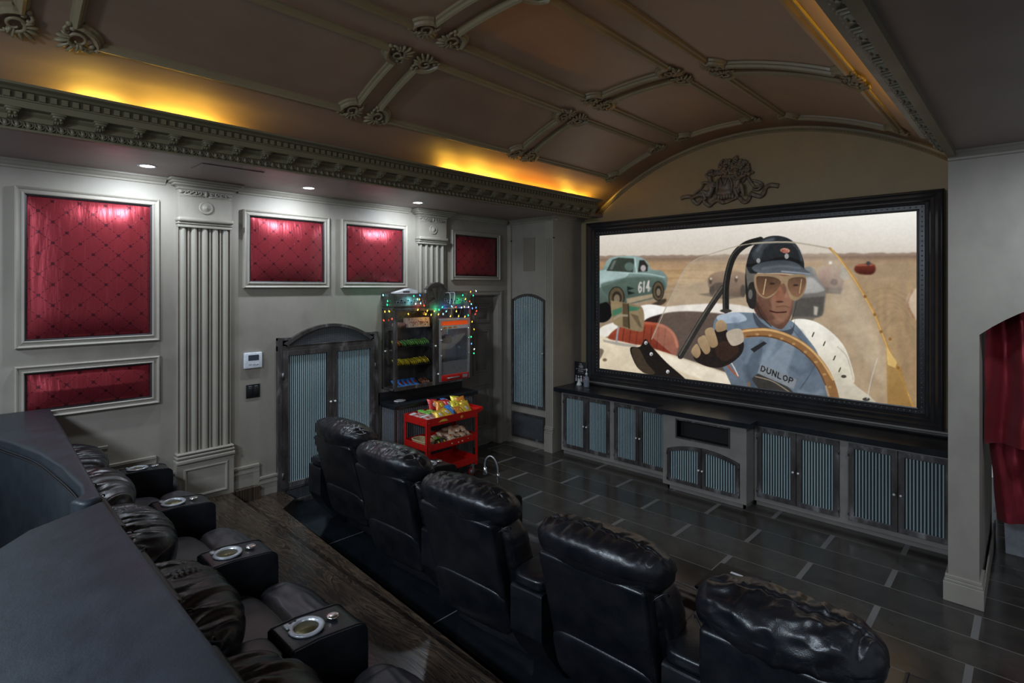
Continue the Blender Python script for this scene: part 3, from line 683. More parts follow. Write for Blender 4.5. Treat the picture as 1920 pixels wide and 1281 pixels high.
# the far part of the picture is out of focus
def blur(r):
    global IMG
    k = np.exp(-.5*(np.arange(-3*r-1, 3*r+2)/r)**2); k /= k.sum(); n_ = len(k)//2
    P_ = np.pad(IMG, ((n_, n_), (0, 0), (0, 0)), mode='edge'); IMG = sum(k[i]*P_[i:i+GZ] for i in range(len(k)))
    P_ = np.pad(IMG, ((0, 0), (n_, n_), (0, 0)), mode='edge'); IMG = sum(k[i]*P_[:, i:i+GX] for i in range(len(k)))
blur(1)
# windscreen sheet of haze
ws = [(1222, 632), (1236, 596), (1262, 548), (1280, 510), (1300, 489), (1340, 474), (1390, 461), (1440, 455), (1490, 454), (1530, 458), (1556, 465), (1578, 492), (1602, 530), (1620, 556), (1640, 590), (1652, 622), (1662, 650), (1668, 700), (1664, 780), (1400, 780)]
poly(ws, (206, 192, 170), .30, 1)
# windscreen base with rivets
sp([(1182, 652), (1200, 650), (1210, 636), (1222, 650), (1250, 680), (1286, 712), (1276, 716), (1230, 706), (1200, 694), (1186, 672)], (26, 20, 16), 1, 1); sp([(1184, 656), (1198, 654), (1212, 680), (1228, 700), (1208, 700), (1192, 682)], (66, 52, 36), .9); 
for x, y in [(1211, 643), (1221, 664), (1252, 697)]: ell(x, y, 3, 3.4, (206, 206, 210)); ell(x+.6, y+1, 1.4, 1.6, (90, 90, 94))
# roll bar
line([(1276, 668), (1322, 590), (1356, 540)], 11, (44, 42, 38)); line([(1274, 666), (1320, 588), (1354, 538)], 2.6, (108, 102, 92), .7)
line([(1361, 582), (1362, 530), (1374, 484), (1396, 460), (1426, 450)], 12, (30, 29, 27)); line([(1358, 580), (1359, 530), (1371, 482), (1392, 459)], 2, (84, 82, 76), .7); ell(1361, 583, 11, 3.4, (58, 54, 46))
# white fairing on the right
sp([(1484, 604), (1500, 598), (1530, 604), (1560, 624), (1584, 652), (1598, 690), (1602, 716), (1590, 716), (1560, 700), (1530, 670), (1500, 630)], (234, 230, 218), 1, 1.2, (206, 196, 172)); line([(1570, 650), (1588, 670), (1600, 712)], 2, (176, 164, 140), .7)
sp([(1552, 700), (1578, 698), (1606, 724), (1640, 752), (1650, 780), (1572, 780), (1566, 730)], (208, 198, 176), 1, 1.2, (182, 170, 144)); ell(1582, 706, 5, 3, (70, 64, 56)); ell(1624, 749, 7, 3.4, (60, 58, 54)); line([(1645, 672), (1634, 710), (1626, 748)], 1.6, (196, 198, 196), .8)
for x, y in [(1524, 628), (1545, 645), (1564, 672), (1574, 694)]: line([(x+2, y-4), (x-1, y+3)], 2.4, (70, 62, 46))
# driver: overalls
sp([(1338, 606), (1350, 592), (1380, 586), (1420, 588), (1452, 596), (1484, 602), (1510, 630), (1532, 660), (1540, 690), (1548, 730), (1552, 790), (1400, 790), (1370, 720), (1340, 650)], (104, 122, 140), 1, 1.2, (84, 96, 112)); sp([(1346, 592), (1384, 586), (1400, 600), (1372, 606), (1350, 604)], (170, 186, 204), .9, 2); sp([(1430, 690), (1466, 650), (1480, 620), (1494, 640), (1478, 690), (1470, 740), (1440, 720)], (126, 140, 154), .7, 6); line([(1482, 612), (1504, 640), (1518, 668)], 1.3, (66, 76, 92), .8); line([(1500, 730), (1520, 700), (1530, 680)], 2.4, (62, 72, 88), .7); sp([(1400, 690), (1418, 650), (1430, 640), (1424, 700), (1412, 730)], (66, 78, 94), .6, 4)
poly([(1407, 655), (1432, 640), (1438, 644), (1414, 661)], (36, 36, 38), 1, 1); sp([(1412, 586), (1430, 606), (1456, 620), (1484, 616), (1490, 600), (1484, 628), (1452, 630), (1420, 612)], (58, 64, 74), .9, 1.4)
sp([(1414, 706), (1430, 700), (1460, 714), (1484, 732), (1484, 740), (1440, 742), (1412, 716)], (52, 50, 46), 1, 1); line([(1416, 706), (1450, 716), (1484, 738)], 1.6, (150, 132, 108)); 
poly([(1426, 682), (1494, 712), (1488, 730), (1420, 700)], (122, 130, 136), .9, 1); text('DUNLOP', 1426, 695, 8.1, 3.4, 2.0, -9.5, 2.2, (26, 24, 24))
# cloth folds and light on the overalls
for pts, w_, c, a in [([(1376, 600), (1392, 630), (1396, 670)], 10, (78, 92, 110), .5), ([(1452, 625), (1446, 650), (1430, 680)], 12, (136, 150, 164), .5), ([(1500, 625), (1516, 660), (1524, 700)], 12, (74, 86, 102), .5),
                      ([(1486, 690), (1500, 700), (1524, 690)], 9, (70, 82, 98), .5), ([(1398, 690), (1408, 720), (1424, 745)], 12, (62, 74, 90), .5), ([(1500, 735), (1520, 742), (1540, 735)], 10, (134, 148, 162), .4), ([(1352, 606), (1366, 600), (1384, 602)], 8, (140, 160, 182), .6)]: line(pts, w_, c, a, 7)
# face
sp([(1414, 520), (1412, 570), (1420, 590), (1440, 606), (1460, 617), (1470, 614), (1482, 596), (1488, 566), (1492, 520)], (126, 84, 62), 1, 1.2, (100, 64, 48)); sp([(1446, 560), (1462, 552), (1484, 556), (1480, 590), (1466, 604), (1450, 590)], (164, 112, 84), .55, 5); sp([(1454, 540), (1464, 538), (1472, 560), (1462, 566), (1450, 562)], (148, 90, 64), .8, 2.4); ell(1462, 566, 7, 2, (66, 32, 24), .8)
line([(1444, 583), (1456, 586), (1474, 585)], 2.6, (66, 26, 22)); line([(1450, 590), (1464, 591)], 2, (140, 82, 66), .6); sp([(1414, 560), (1424, 572), (1440, 600), (1424, 596), (1414, 580)], (66, 38, 28), .7, 3); line([(1418, 572), (1430, 596), (1446, 612)], 1.8, (40, 40, 40)); line([(1494, 566), (1488, 590), (1484, 600)], 1.8, (60, 60, 58))
line([(1474, 524), (1476, 545), (1473, 556)], 4, (172, 122, 96), .6, 3); line([(1424, 560), (1434, 584), (1450, 604)], 8, (92, 58, 42), .45, 6); line([(1456, 576), (1470, 574), (1480, 577)], 2, (96, 56, 42), .6, 2); line([(1440, 562), (1446, 576)], 2, (98, 62, 46), .6, 2); ell(1458, 603, 9, 5, (168, 118, 90), .4, 0, 4)
# helmet
sp([(1399, 560), (1397, 520), (1401, 488), (1412, 462), (1434, 446), (1456, 442), (1478, 447), (1494, 460), (1504, 480), (1508, 500), (1500, 512), (1420, 512), (1418, 560), (1408, 578), (1402, 570)], (38, 42, 46), 1, 1, (26, 26, 26)); sp([(1410, 478), (1420, 462), (1438, 450), (1452, 452), (1434, 466), (1422, 490)], (64, 70, 76), .8, 5)
sp([(1398, 500), (1406, 512), (1420, 514), (1414, 524), (1410, 560), (1402, 540)], (104, 98, 90), .9, 1.6); line([(1402, 498), (1430, 494), (1470, 484), (1500, 492)], 6, (22, 22, 24), .9)
sp([(1410, 502), (1430, 492), (1464, 488), (1490, 492), (1508, 504), (1520, 514), (1500, 515), (1460, 512), (1424, 512)], (58, 66, 74), 1, 1, (88, 96, 104)); line([(1466, 509), (1500, 512), (1518, 514)], 3, (150, 156, 168), .7)
ell(1472, 470, 9, 4.6, (196, 126, 104), 1, .1); text('BELL', 1465.6, 472.4, 2.6, .3, 0, -4.2, .9, (130, 50, 40)); ell(1475, 480.5, 4, 5, (150, 150, 150)); ell(1422, 489, 3.6, 4.6, (150, 150, 148)); sp([(1404, 534), (1414, 530), (1418, 550), (1416, 576), (1408, 578), (1402, 560)], (40, 38, 36), 1, 1.4); ell(1407, 552, 4, 9, (120, 114, 108), .7)
line([(1420, 470), (1432, 454), (1450, 448)], 5, (98, 106, 114), .6, 5); line([(1486, 456), (1498, 470), (1503, 488)], 4, (74, 80, 86), .7, 4); line([(1430, 504), (1464, 499), (1500, 503)], 4, (112, 122, 132), .5, 4)
# goggles
sp([(1414, 520), (1420, 514), (1450, 514), (1472, 518), (1496, 514), (1510, 518), (1512, 536), (1504, 556), (1490, 564), (1480, 556), (1472, 534), (1464, 534), (1452, 552), (1436, 560), (1422, 552), (1415, 538)], (150, 122, 88), 1, 1); sp([(1418, 521), (1430, 518), (1452, 520), (1464, 528), (1460, 540), (1448, 552), (1434, 557), (1422, 546)], (84, 58, 40), 1, 1, (126, 84, 56)); sp([(1478, 526), (1490, 520), (1510, 522), (1508, 542), (1498, 556), (1486, 554), (1478, 540)], (98, 68, 48), 1, 1, (140, 96, 66)); line([(1436, 524), (1431, 552)], 1.8, (224, 196, 140), .8); line([(1503, 524), (1499, 550)], 1.6, (214, 186, 132), .7); ell(1448, 532, 5, 2.2, (46, 30, 24), .8); ell(1492, 535, 5, 2, (52, 34, 26), .8)
# windscreen rim passing in front, taped edge
line([(1222, 636), (1262, 548), (1282, 508), (1302, 488), (1340, 474), (1390, 460), (1440, 454), (1490, 454)], 1.8, (170, 158, 138), .85); line([(1410, 457), (1440, 455), (1490, 455), (1556, 466)], 3, (170, 160, 138), .8)
line([(1556, 466), (1572, 482), (1600, 520), (1622, 556), (1640, 590), (1652, 622), (1668, 660), (1690, 706), (1702, 740), (1714, 766)], 4.6, (186, 134, 58)); line([(1560, 468), (1600, 522), (1640, 592), (1668, 662), (1704, 742)], 1.6, (226, 180, 96), .8)
poly([(1662, 652), (1668, 664), (1690, 690), (1716, 790), (1664, 790)], (178, 134, 64), .8, 2, (150, 104, 40)); poly([(1662, 650), (1682, 680), (1678, 690), (1664, 684)], (222, 180, 96), .9)
for x, y in [(1622, 556), (1640, 590), (1652, 622), (1669, 636), (1684, 690)]: ell(x, y, 3, 3, (150, 98, 36))
sp([(1556, 468), (1604, 540), (1650, 650), (1656, 720), (1600, 640), (1560, 560)], (206, 194, 172), .22, 12)
# steering wheel and glove
line([(1364, 634), (1400, 625), (1440, 624), (1480, 636), (1512, 656), (1538, 684), (1556, 716), (1566, 752), (1568, 780)], 17, (146, 98, 50)); line([(1366, 628), (1402, 620), (1442, 619), (1482, 631), (1516, 652), (1542, 680), (1562, 712)], 4, (216, 168, 100), .9); line([(1400, 631), (1440, 631), (1478, 643), (1508, 663), (1532, 690), (1548, 722)], 2.4, (96, 56, 26), .9)
for x, y in [(1420, 623), (1444, 625), (1466, 631), (1488, 641), (1510, 656), (1530, 675), (1546, 698), (1556, 722)]: ell(x, y+4, 3.4, 2.4, (184, 138, 78), .8)
line([(1354, 664), (1368, 690), (1384, 706)], 4, (150, 80, 60)); line([(1355, 664), (1372, 682), (1384, 705)], 2, (206, 200, 190))
sp([(1300, 668), (1316, 650), (1334, 628), (1348, 612), (1362, 618), (1376, 640), (1394, 642), (1390, 664), (1366, 684), (1340, 690), (1312, 682)], (34, 26, 22), 1, 1); sp([(1340, 650), (1356, 640), (1380, 642), (1384, 660), (1364, 676), (1348, 672)], (56, 34, 24), .9, 2)
for p in [[(1296, 660), (1302, 648), (1308, 646), (1314, 662), (1306, 672)], [(1308, 640), (1316, 630), (1324, 632), (1332, 656), (1322, 664)], [(1322, 620), (1334, 614), (1340, 622), (1346, 646), (1334, 652), (1326, 638)], [(1342, 606), (1352, 600), (1361, 606), (1362, 618), (1344, 622)]]: sp(p, (176, 146, 104), 1, 1, (146, 116, 80))
sp([(1362, 624), (1388, 617), (1394, 640), (1372, 648)], (176, 160, 138), 1, 1)
line([(1382, 744), (1384, 756)], 4, (108, 82, 56)); ell(1404, 721, 3, 5, (120, 94, 66))
gw = np.clip((V-hz)/10, .12, 1)[..., None]; IMG = IMG*(1+gw*(.10*nz(19, 15, 11)[..., None]-.05+.06*nz(7, 6, 12)[..., None]-.03))
grey = IMG.mean(-1, keepdims=True); IMG = grey+(IMG-grey)*.80
IMG = np.clip(IMG+(nz(3, 3, 9)-.5)[..., None]*8, 0, 255)
lin = np.clip(IMG, 0, 255)/255; lin = np.where(lin <= .04045, lin/12.92, ((lin+.055)/1.055)**2.4)
me = bpy.data.meshes.new('screen_surface')
vsx = np.stack([XX, np.full_like(XX, SY), ZZ], -1).reshape(-1, 3)-np.array([(SX0+SX1)/2, SY, SZ0])
idx = np.arange(GX*GZ).reshape(GZ, GX); fs = np.stack([idx[:-1, :-1], idx[:-1, 1:], idx[1:, 1:], idx[1:, :-1]], -1).reshape(-1, 4)
me.vertices.add(GX*GZ); me.vertices.foreach_set('co', vsx.ravel()); me.loops.add(fs.size); me.loops.foreach_set('vertex_index', fs.ravel())
me.polygons.add(len(fs)); me.polygons.foreach_set('loop_start', np.arange(0, fs.size, 4)); me.polygons.foreach_set('loop_total', np.full(len(fs), 4)); me.update()
ca = me.color_attributes.new('film', 'FLOAT_COLOR', 'POINT'); ca.data.foreach_set('color', np.concatenate([lin.reshape(-1, 3), np.ones((GX*GZ, 1))], 1).ravel().astype(np.float32))
t = NT('film'); at = t.n('Attribute'); at.attribute_name = 'film'
MATS['film'] = t.set(Base_Color=(.02, .02, .02), Emission_Color=at.outputs['Color'], Emission_Strength=1.0, Roughness=.8, Specular_IOR_Level=0.0)
me.materials.append(MATS['film'])
scr = thing('projection_screen', 'large framed projection screen lit with a racing driver at the wheel', 'screen', ((SX0+SX1)/2, SY, SZ0))
so = bpy.data.objects.new('screen_surface', me); COL.objects.link(so); so.parent = scr
FX0, FX1, FZ0, FZ1 = -4.22, -.545, .885, 2.925
fp = [(0, -.0), (0, .075), (-.012, .095), (-.024, .080), (-.036, .085), (-.062, .055), (-.080, .060), (-.096, .040), (-.112, .044), (-.118, .030), (-.150, .030), (-.158, .022), (-.168, .020), (-.168, -.0)]
def fprof(e):                   # left/right and top/bottom widths differ a little, so mitre between two rectangles
    f = -e/.168
    return f
m = MB(); n = len(fp); vv = []
for (ox, oz, ix, iz) in [(FX0, FZ0, SX0, SZ0), (FX1, FZ0, SX1, SZ0), (FX1, FZ1, SX1, SZ1), (FX0, FZ1, SX0, SZ1)]:
    for e, h in fp:
        f = fprof(e); vv.append((ox+(ix-ox)*f, SY+.02-h, oz+(iz-oz)*f))
m.add(vv, [(i*n+k, i*n+k+1, ((i+1) % 4)*n+k+1, ((i+1) % 4)*n+k) for i in range(4) for k in range(n-1)])
m.box(FX0, FX1, SY+.015, SW+.01, FZ0, FZ1)
obj('frame', m, 'frame_black', scr)
bd = MB()
def bead(x, z): bd.ell((x, SY-.012, z), (.0075, .007, .0075), seg=6, rings=4)
bx0, bx1, bz0, bz1 = [a_+(b_-a_)*.80 for a_, b_ in ((FX0, SX0), (FX1, SX1), (FZ0, SZ0), (FZ1, SZ1))]
for i in range(82):
    x = bx0+(bx1-bx0)*i/81; bead(x, bz0); bead(x, bz1)
for i in range(1, 42):
    z = bz0+(bz1-bz0)*i/42; bead(bx0, z); bead(bx1, z)
obj('beading', bd, 'bead_grey', scr)['kind'] = 'stuff'

# =================================================================== RIBBED GLASS CABINETS
def reeds(m, axis, a0, a1, zb, zt, pos, n, rr=.009, out=-1):
    """vertical half-round ribs. axis 0: spread along x at y=pos; axis 1: spread along y at x=pos"""
    p = (a1-a0)/n
    for i in range(n):
        c = a0+p*(i+.5); wd = p*.25; zt_ = zt(c) if callable(zt) else zt
        pr = [(c-wd, pos), (c-wd*.7, pos+out*rr*.7), (c, pos+out*rr), (c+wd*.7, pos+out*rr*.7), (c+wd, pos)]
        vv = []
        for z in (zb, zt_):
            for q, h in pr: vv.append((q, h, z) if axis == 0 else (h, q, z))
        m.add(vv, [(k, k+1, 6+k, 5+k) for k in range(4)], True)
    return m
def frame_poly(m, outer, inner, axis, a, b):
    """flat bar frame between two outlines with equal point counts, extruded"""
    def P(p, h):
        q = [p[0], p[1]]; q.insert(axis, h); return tuple(q)
    n = len(outer)
    vv = [P(p, h) for h in (a, b) for p in outer+inner]
    fs = []
    for i in range(n):
        j = (i+1) % n
        fs += [(i, j, n+j, n+i), (2*n+i, 2*n+j, 3*n+j, 3*n+i), (i, j, 2*n+j, 2*n+i), (n+i, n+j, 3*n+j, 3*n+i)]
    m.add(vv, fs); return m
def knob(parent, x, y, z, d=(0, -1)):
    m = MB()
    m.ell((x+d[0]*.022, y+d[1]*.022, z), (.0115, .0115, .0115), seg=12, rings=8)
    m.tube([(x, y, z), (x+d[0]*.02, y+d[1]*.02, z)], .005, 8)
    return obj('knob', m, 'knob_metal', parent)
def ribdoor(parent, x0, x1, z0, z1, y, n, knobside, top=None, fw=.045, kz=None, low=None):
    """door on a plane facing -y; top(x) gives an arched head"""
    g = .002; T = top or (lambda x: z1); K_ = 10
    out = [(x0+g, z0), (x1-g, z0)]+[(x1-g-(x1-x0-2*g)*i/K_, T(x1-g-(x1-x0-2*g)*i/K_)) for i in range(K_+1)]
    xi0, xi1 = x0+fw, x1-fw
    inn = [(xi0, z0+fw), (xi1, z0+fw)]+[(xi1-(xi1-xi0)*i/K_, T(xi1-(xi1-xi0)*i/K_)-fw) for i in range(K_+1)]
    d = obj('door', frame_poly(MB(), out, inn, 1, y-.022, y), 'steel', parent, bevel=.002)
    gl_ = MB().prism([(p[0], p[1]) for p in inn], 1, y-.006, y-.002)
    obj('door_backing', gl_, 'reed_back', d)
    obj('ribbed_glass', reeds(MB(), 0, xi0, xi1, z0+fw, lambda c: T(c)-fw, y-.007, n), 'reed_glass', d)
    if knobside: knob(d, (x1-fw*.5) if knobside > 0 else (x0+fw*.5), y-.022, kz or (z0+z1)/2+.02)
    hx = x0+.004 if knobside >= 0 else x1-.004
    for z in (z0+.1*(z1-z0), z0+.86*(z1-z0)): obj('hinge', MB().tube([(hx, y-.026, z-.02), (hx, y-.026, z+.02)], .006, 8), 'steel', d)
    return d
def lowcab(x0, x1, yf, xa, xb, xm, label, n, zt=.785, group=None):
    t = thing('cabinet', label, 'cabinet', ((x0+x1)/2, yf, 0))
    b = MB(); zb = .055
    b.box(x0, x1, yf+.02, SW-.01, zb, zt)
    frame_poly(b, [(x0, zb), (x1, zb), (x1, zt), (x0, zt)], [(xa, .10), (xb, .10), (xb, .762), (xa, .762)], 1, yf, yf+.02)
    obj('body', b, 'cabinet_paint', t)
    obj('toe_kick', MB().box(x0, x1, yf+.05, yf+.07, 0, zb), 'cabinet_paint', t)
    ribdoor(t, xa, xm, .10, .762, yf+.006, n, 1, kz=.41)
    ribdoor(t, xm, xb, .10, .762, yf+.006, n, -1, kz=.41)
    return t
YF = 5.385
lowcab(-4.30, -3.547, YF, -4.262, -3.582, -3.913, 'grey base cabinet with two ribbed glass doors, next to the tall pier', 11)
lowcab(-3.547, -2.81, YF, -3.516, -2.83, -3.19, 'grey base cabinet with ribbed glass doors, left of the arched centre unit', 11)
lowcab(-1.94, -1.190, YF, -1.915, -1.222, -1.567, 'grey base cabinet with ribbed glass doors, right of the arched centre unit', 11)
lowcab(-1.190, -.425, YF, -1.155, -.455, -.803, 'grey base cabinet with ribbed glass doors, against the right column', 11)
# centre unit
t = thing('media_cabinet', 'projecting centre cabinet with a dark slot above low arched ribbed doors', 'cabinet', (-2.373, 5.2, 0))
b = MB(); YC = 5.195; K_ = 12
def atop(x): return .432+.068*(1-((x+2.378)/.368)**2)
out = [(-2.80, .055), (-1.945, .055), (-1.945, .77), (-2.80, .77)]
# front face as pieces round the slot and the arched opening
b.box(-2.80, -2.750, YC, YC+.02, .055, .785); b.box(-2.006, -1.945, YC, YC+.02, .055, .785); b.box(-2.750, -2.006, YC, YC+.02, .055, .100)
b.box(-2.750, -2.650, YC, YC+.02, .562, .785); b.box(-2.103, -2.006, YC, YC+.02, .562, .785); b.box(-2.650, -2.103, YC, YC+.02, .747, .785)
up = [(-2.750, .562)]+[(-2.750+.744*i/K_, atop(-2.750+.744*i/K_)) for i in range(K_+1)]+[(-2.006, .562)]
b.prism(up, 1, YC, YC+.02)
b.box(-2.80, -1.945, YC+.30, SW-.02, .055, .785); b.box(-2.80, -2.78, YC+.02, YC+.3, .055, .785); b.box(-1.965, -1.945, YC+.02, YC+.3, .055, .785)
b.box(-2.78, -1.965, YC+.02, YC+.3, .50, .52)
obj('body', b, 'cabinet_paint', t)
obj('toe_kick', MB().box(-2.77, -1.975, YC+.05, YC+.07, 0, .055).box(-2.77, -2.75, YC+.05, SW-.1, 0, .055).box(-1.995, -1.975, YC+.05, SW-.1, 0, .055), 'cabinet_paint', t)
sl = obj('slot', MB().box(-2.650, -2.103, YC+.10, YC+.12, .562, .747).box(-2.65, -2.103, YC+.0, YC+.1, .556, .562), 'black_matte', t)
fr = MB(); frame_poly(fr, [(-2.656, .556), (-2.097, .556), (-2.097, .753), (-2.656, .753)], [(-2.642, .570), (-2.111, .570), (-2.111, .739), (-2.642, .739)], 1, YC-.008, YC+.004)
obj('slot_trim', fr, 'steel', t)
obj('badge', MB().box(-2.395, -2.365, YC+.09, YC+.10, .715, .722), 'brass_dark', sl)
ribdoor(t, -2.748, -2.378, .102, .44, YC+.006, 12, 1, top=lambda x: atop(x)-.003, fw=.036, kz=.285)
ribdoor(t, -2.378, -2.008, .102, .44, YC+.006, 12, -1, top=lambda x: atop(x)-.003, fw=.036, kz=.285)
# worktop (one continuous slab) and the ledge rail under the screen
m = MB().prism([(-4.388, 5.335), (-2.86, 5.335), (-2.86, 5.150), (-1.895, 5.150), (-1.895, 5.335), (-.425, 5.335), (-.425, SW-.005), (-4.388, SW-.005)], 2, .785, .832)
tag(obj('countertop', m, 'counter_black', bevel=.004), 'long black stone worktop under the projection screen', 'countertop')
trim(MB().box(-4.38, -.425, 5.885, SW, .832, .888).rbox(-4.38, -.425, 5.80, 5.92, .862, .882, .006), 'cabinet_paint', 'narrow plaster ledge under the screen frame', 'ledge', bevel=.003)
# tall cabinet in the pier
PY = 5.36
t = thing('tall_cabinet', 'tall narrow cabinet with one arched ribbed glass door set in the pier', 'cabinet', (-4.835, PY, .5))
def ptop(x): return 1.925+.085*(1-((x+4.836)/.295)**2)
# surround pilasters (part of the room)
for (xa, xb), wh in zip([(-5.195, -5.150), (-4.520, -4.392)], ('left of the tall ribbed cabinet', 'right of the tall ribbed cabinet')):
    if xa < -5: xa = -5.30+.10; xb = -5.135
    s_ = MB(); nf = 4; wd = xb-xa; pr = [(xa, PY)]
    pr.append((xa, PY-.030))
    for i in range(nf):
        c0 = xa+.012+(wd-.024)*i/nf; c1 = xa+.012+(wd-.024)*(i+1)/nf
        pr += [(c0+.004, PY-.030), (c0+.009, PY-.020), (c1-.009, PY-.020), (c1-.004, PY-.030)]
    pr += [(xb, PY-.030), (xb, PY)]
    s_.prism(pr, 2, .32, 2.72); s_.box(xa, xb, PY-.032, PY, 2.72, 2.94)
    s_.box(xa, xb, PY-.034, PY, 2.715, 2.73)
    s_.box(xa-.004, xb+.004, PY-.050, PY, 0, .24)
    for z, e in ((.24, .052), (.262, .044), (.284, .050), (.304, .042)): s_.rbox(xa-.004, xb+.004, PY-e, PY, z, z+.020, .005, 2)
    trim(s_, 'mould_plaster', 'slim fluted plaster strip %s' % wh, 'pilaster strip')
ribdoor(t, -5.131, -4.541, .512, 1.95, PY-.002, 17, 1, top=ptop, fw=.036, kz=1.24)
t2 = thing('air_vent', 'dark woven metal vent grille low in the pier under the tall cabinet', 'vent', (-4.835, PY, .08))
fm = MB(); frame_poly(fm, [(-5.125, .085), (-4.543, .085), (-4.543, .418), (-5.125, .418)], [(-5.100, .112), (-4.568, .112), (-4.568, .392), (-5.100, .392)], 1, PY-.022, PY)
obj('frame', fm, 'steel', t2)
obj('backing', MB().box(-5.10, -4.568, PY-.006, PY-.001, .112, .392), 'black_matte', t2)
def mesh_grid(m, axis, a0, a1, z0, z1, pos, step, r=.0016, inside=None):
    a_ = a0
    while a_ <= a1:
        zz = [z0+(z1-z0)*i/24 for i in range(25)]; zz = [z for z in zz if not inside or inside(a_, z)]
        if len(zz) > 1:
            p = (a_, pos) if axis == 0 else (pos, a_); lo, hi = zz[0], zz[-1]
            m.box(p[0]-r, p[0]+r, p[1]-r, p[1]+r, lo, hi)
        a_ += step
    z = z0
    while z <= z1:
        aa = [a0+(a1-a0)*i/40 for i in range(41)]; aa = [q for q in aa if not inside or inside(q, z)]
        if len(aa) > 1:
            if axis == 0: m.box(aa[0], aa[-1], pos-r, pos+r, z-r, z+r)
            else: m.box(pos-r, pos+r, aa[0], aa[-1], z-r, z+r)
        z += step
    return m
obj('woven_mesh', mesh_grid(MB(), 0, -5.095, -4.57, .116, .390, PY-.010, .014), 'machine_grey', t2)
obj('speaker_grille', MB().rbox(-4.925, -4.722, PY-.008, PY, 2.308, 2.748, .003), 'speaker_cloth')
tag(bpy.data.objects['speaker_grille'], 'flush cloth speaker grille high on the pier above the tall cabinet', 'speaker')
tag(obj('ceiling_hatch', MB().box(-4.62, -4.36, 1.30, 1.74, CZ-.006, CZ), 'soffit_plaster', bevel=.002), 'square flush hatch in the soffit over the near pilaster', 'hatch')
# recessed lights
for i, (x, y) in enumerate(SPOTS):
    if i == 0:
        glow('lamp_glow', (.92, .96, 1.0), 14)
        t = thing('recessed_light', '', 'light', (x, y, CZ)); 
        obj('trim_ring', MB().lathe([(.046, CZ-.002), (.062, CZ-.004), (.066, CZ-.001), (.066, CZ+.0), (.046, CZ+.0)], (x, y, 0), 2, 28), 'white_plastic', t)
        obj('lens', MB().lathe([(.001, CZ-.004), (.030, CZ-.0045), (.047, CZ-.002), (.047, CZ-.001)], (x, y, 0), 2, 24), 'lamp_glow', t); first = t
    else: t = dup(first, (x, y, CZ))
    t['label'] = ['bright round recessed light left of the near pilaster, above the tallest red panel', 'bright round recessed light above the panel over the double doors', 'bright round recessed light in front of the far pilaster'][i]

# =================================================================== CORRUGATED DOUBLE DOORS
dd = bpy.data.objects.new('door_1', None); COL.objects.link(dd); dd.location = (LW, 2.73, 0); tag(dd, 'steel framed double doors with ribbed glass and an arched mesh top', 'door', kind='structure')
A0, A1 = 2.185, 3.275; f = MB()
f.box(LW, LW+.045, A0, A0+.045, 0, 1.612); f.box(LW, LW+.045, A1-.045, A1, 0, 1.612)
f.box(LW, LW+.040, A0, A1, 1.490, 1.535); f.box(LW, LW+.040, A0, A1, 0, .022)
f.box(LW, LW+.042, A0, A0+.13, 1.588, 1.612); f.box(LW, LW+.042, A1-.13, A1, 1.588, 1.612)
def arcY(i, n, e=0): 
    y = A0+.06+e+(A1-A0-.12-2*e)*i/n; q = (y-2.73)/(A1-A0-.12)*2; return (y, 1.555-e*0+(.172-e)*(1-q*q))
n = 24
frame_poly(f, [arcY(i, n) for i in range(n+1)]+[(A1-.10, 1.535), (A0+.10, 1.535)], [(arcY(i, n)[0]*.95+2.73*.05, arcY(i, n)[1]-.030) for i in range(n+1)]+[(A1-.16, 1.537), (A0+.16, 1.537)], 0, LW, LW+.045)
obj('frame', f, 'steel', dd, bevel=.002)
obj('backing', MB().box(LW, LW+.006, A0+.045, A1-.045, .02, 1.49).box(LW, LW+.004, A0+.04, A1-.04, 1.53, 1.59), 'black_matte', dd)
def ina(y, z): q = (y-2.73)/(A1-A0-.12)*2; return abs(q) < .96 and z < 1.55+.148*(1-q*q)
obj('arch_backing', MB().prism([arcY(i, n, .012) for i in range(n+1)]+[(A1-.12, 1.53), (A0+.12, 1.53)], 0, LW, LW+.006), 'black_matte', dd)
obj('arch_mesh', mesh_grid(MB(), 1, A0+.09, A1-.09, 1.537, 1.70, LW+.020, .013, .0015, ina), 'machine_grey', dd)
for k, (y0, y1, sd) in enumerate([(A0+.047, 2.729, 1), (2.731, A1-.047, -1)]):
    fw = .050; d = MB(); X0, X1 = LW+.012, LW+.052
    frame_poly(d, [(y0, .175), (y1, .175), (y1, 1.488), (y0, 1.488)], [(y0+fw, .225), (y1-fw, .225), (y1-fw, 1.44), (y0+fw, 1.44)], 0, X0, X1)
    d = obj('door_leaf', d, 'steel', dd, bevel=.002)
    obj('leaf_backing', MB().box(LW+.020, LW+.024, y0+fw, y1-fw, .225, 1.44), 'reed_back', d)
    obj('ribbed_glass', reeds(MB(), 1, y0+fw, y1-fw, .225, 1.44, LW+.024, 20, .010, 1), 'reed_glass', d)
    knob(d, X1, (y1-fw*.45) if sd > 0 else (y0+fw*.45), .94, (1, 0))
    hy = y0-.004 if sd > 0 else y1+.004
    for z in (.30, 1.25): obj('hinge', MB().tube([(X1+.002, hy, z-.03), (X1+.002, hy, z+.03)], .010, 10), 'steel', d)
v_ = MB(); frame_poly(v_, [(A0+.047, .024), (A1-.047, .024), (A1-.047, .172), (A0+.047, .172)], [(A0+.07, .044), (A1-.07, .044), (A1-.07, .158), (A0+.07, .158)], 0, LW+.012, LW+.045)
obj('vent_frame', v_, 'steel', dd); obj('vent_mesh', mesh_grid(MB(), 1, A0+.07, A1-.07, .046, .158, LW+.028, .014), 'machine_grey', dd)
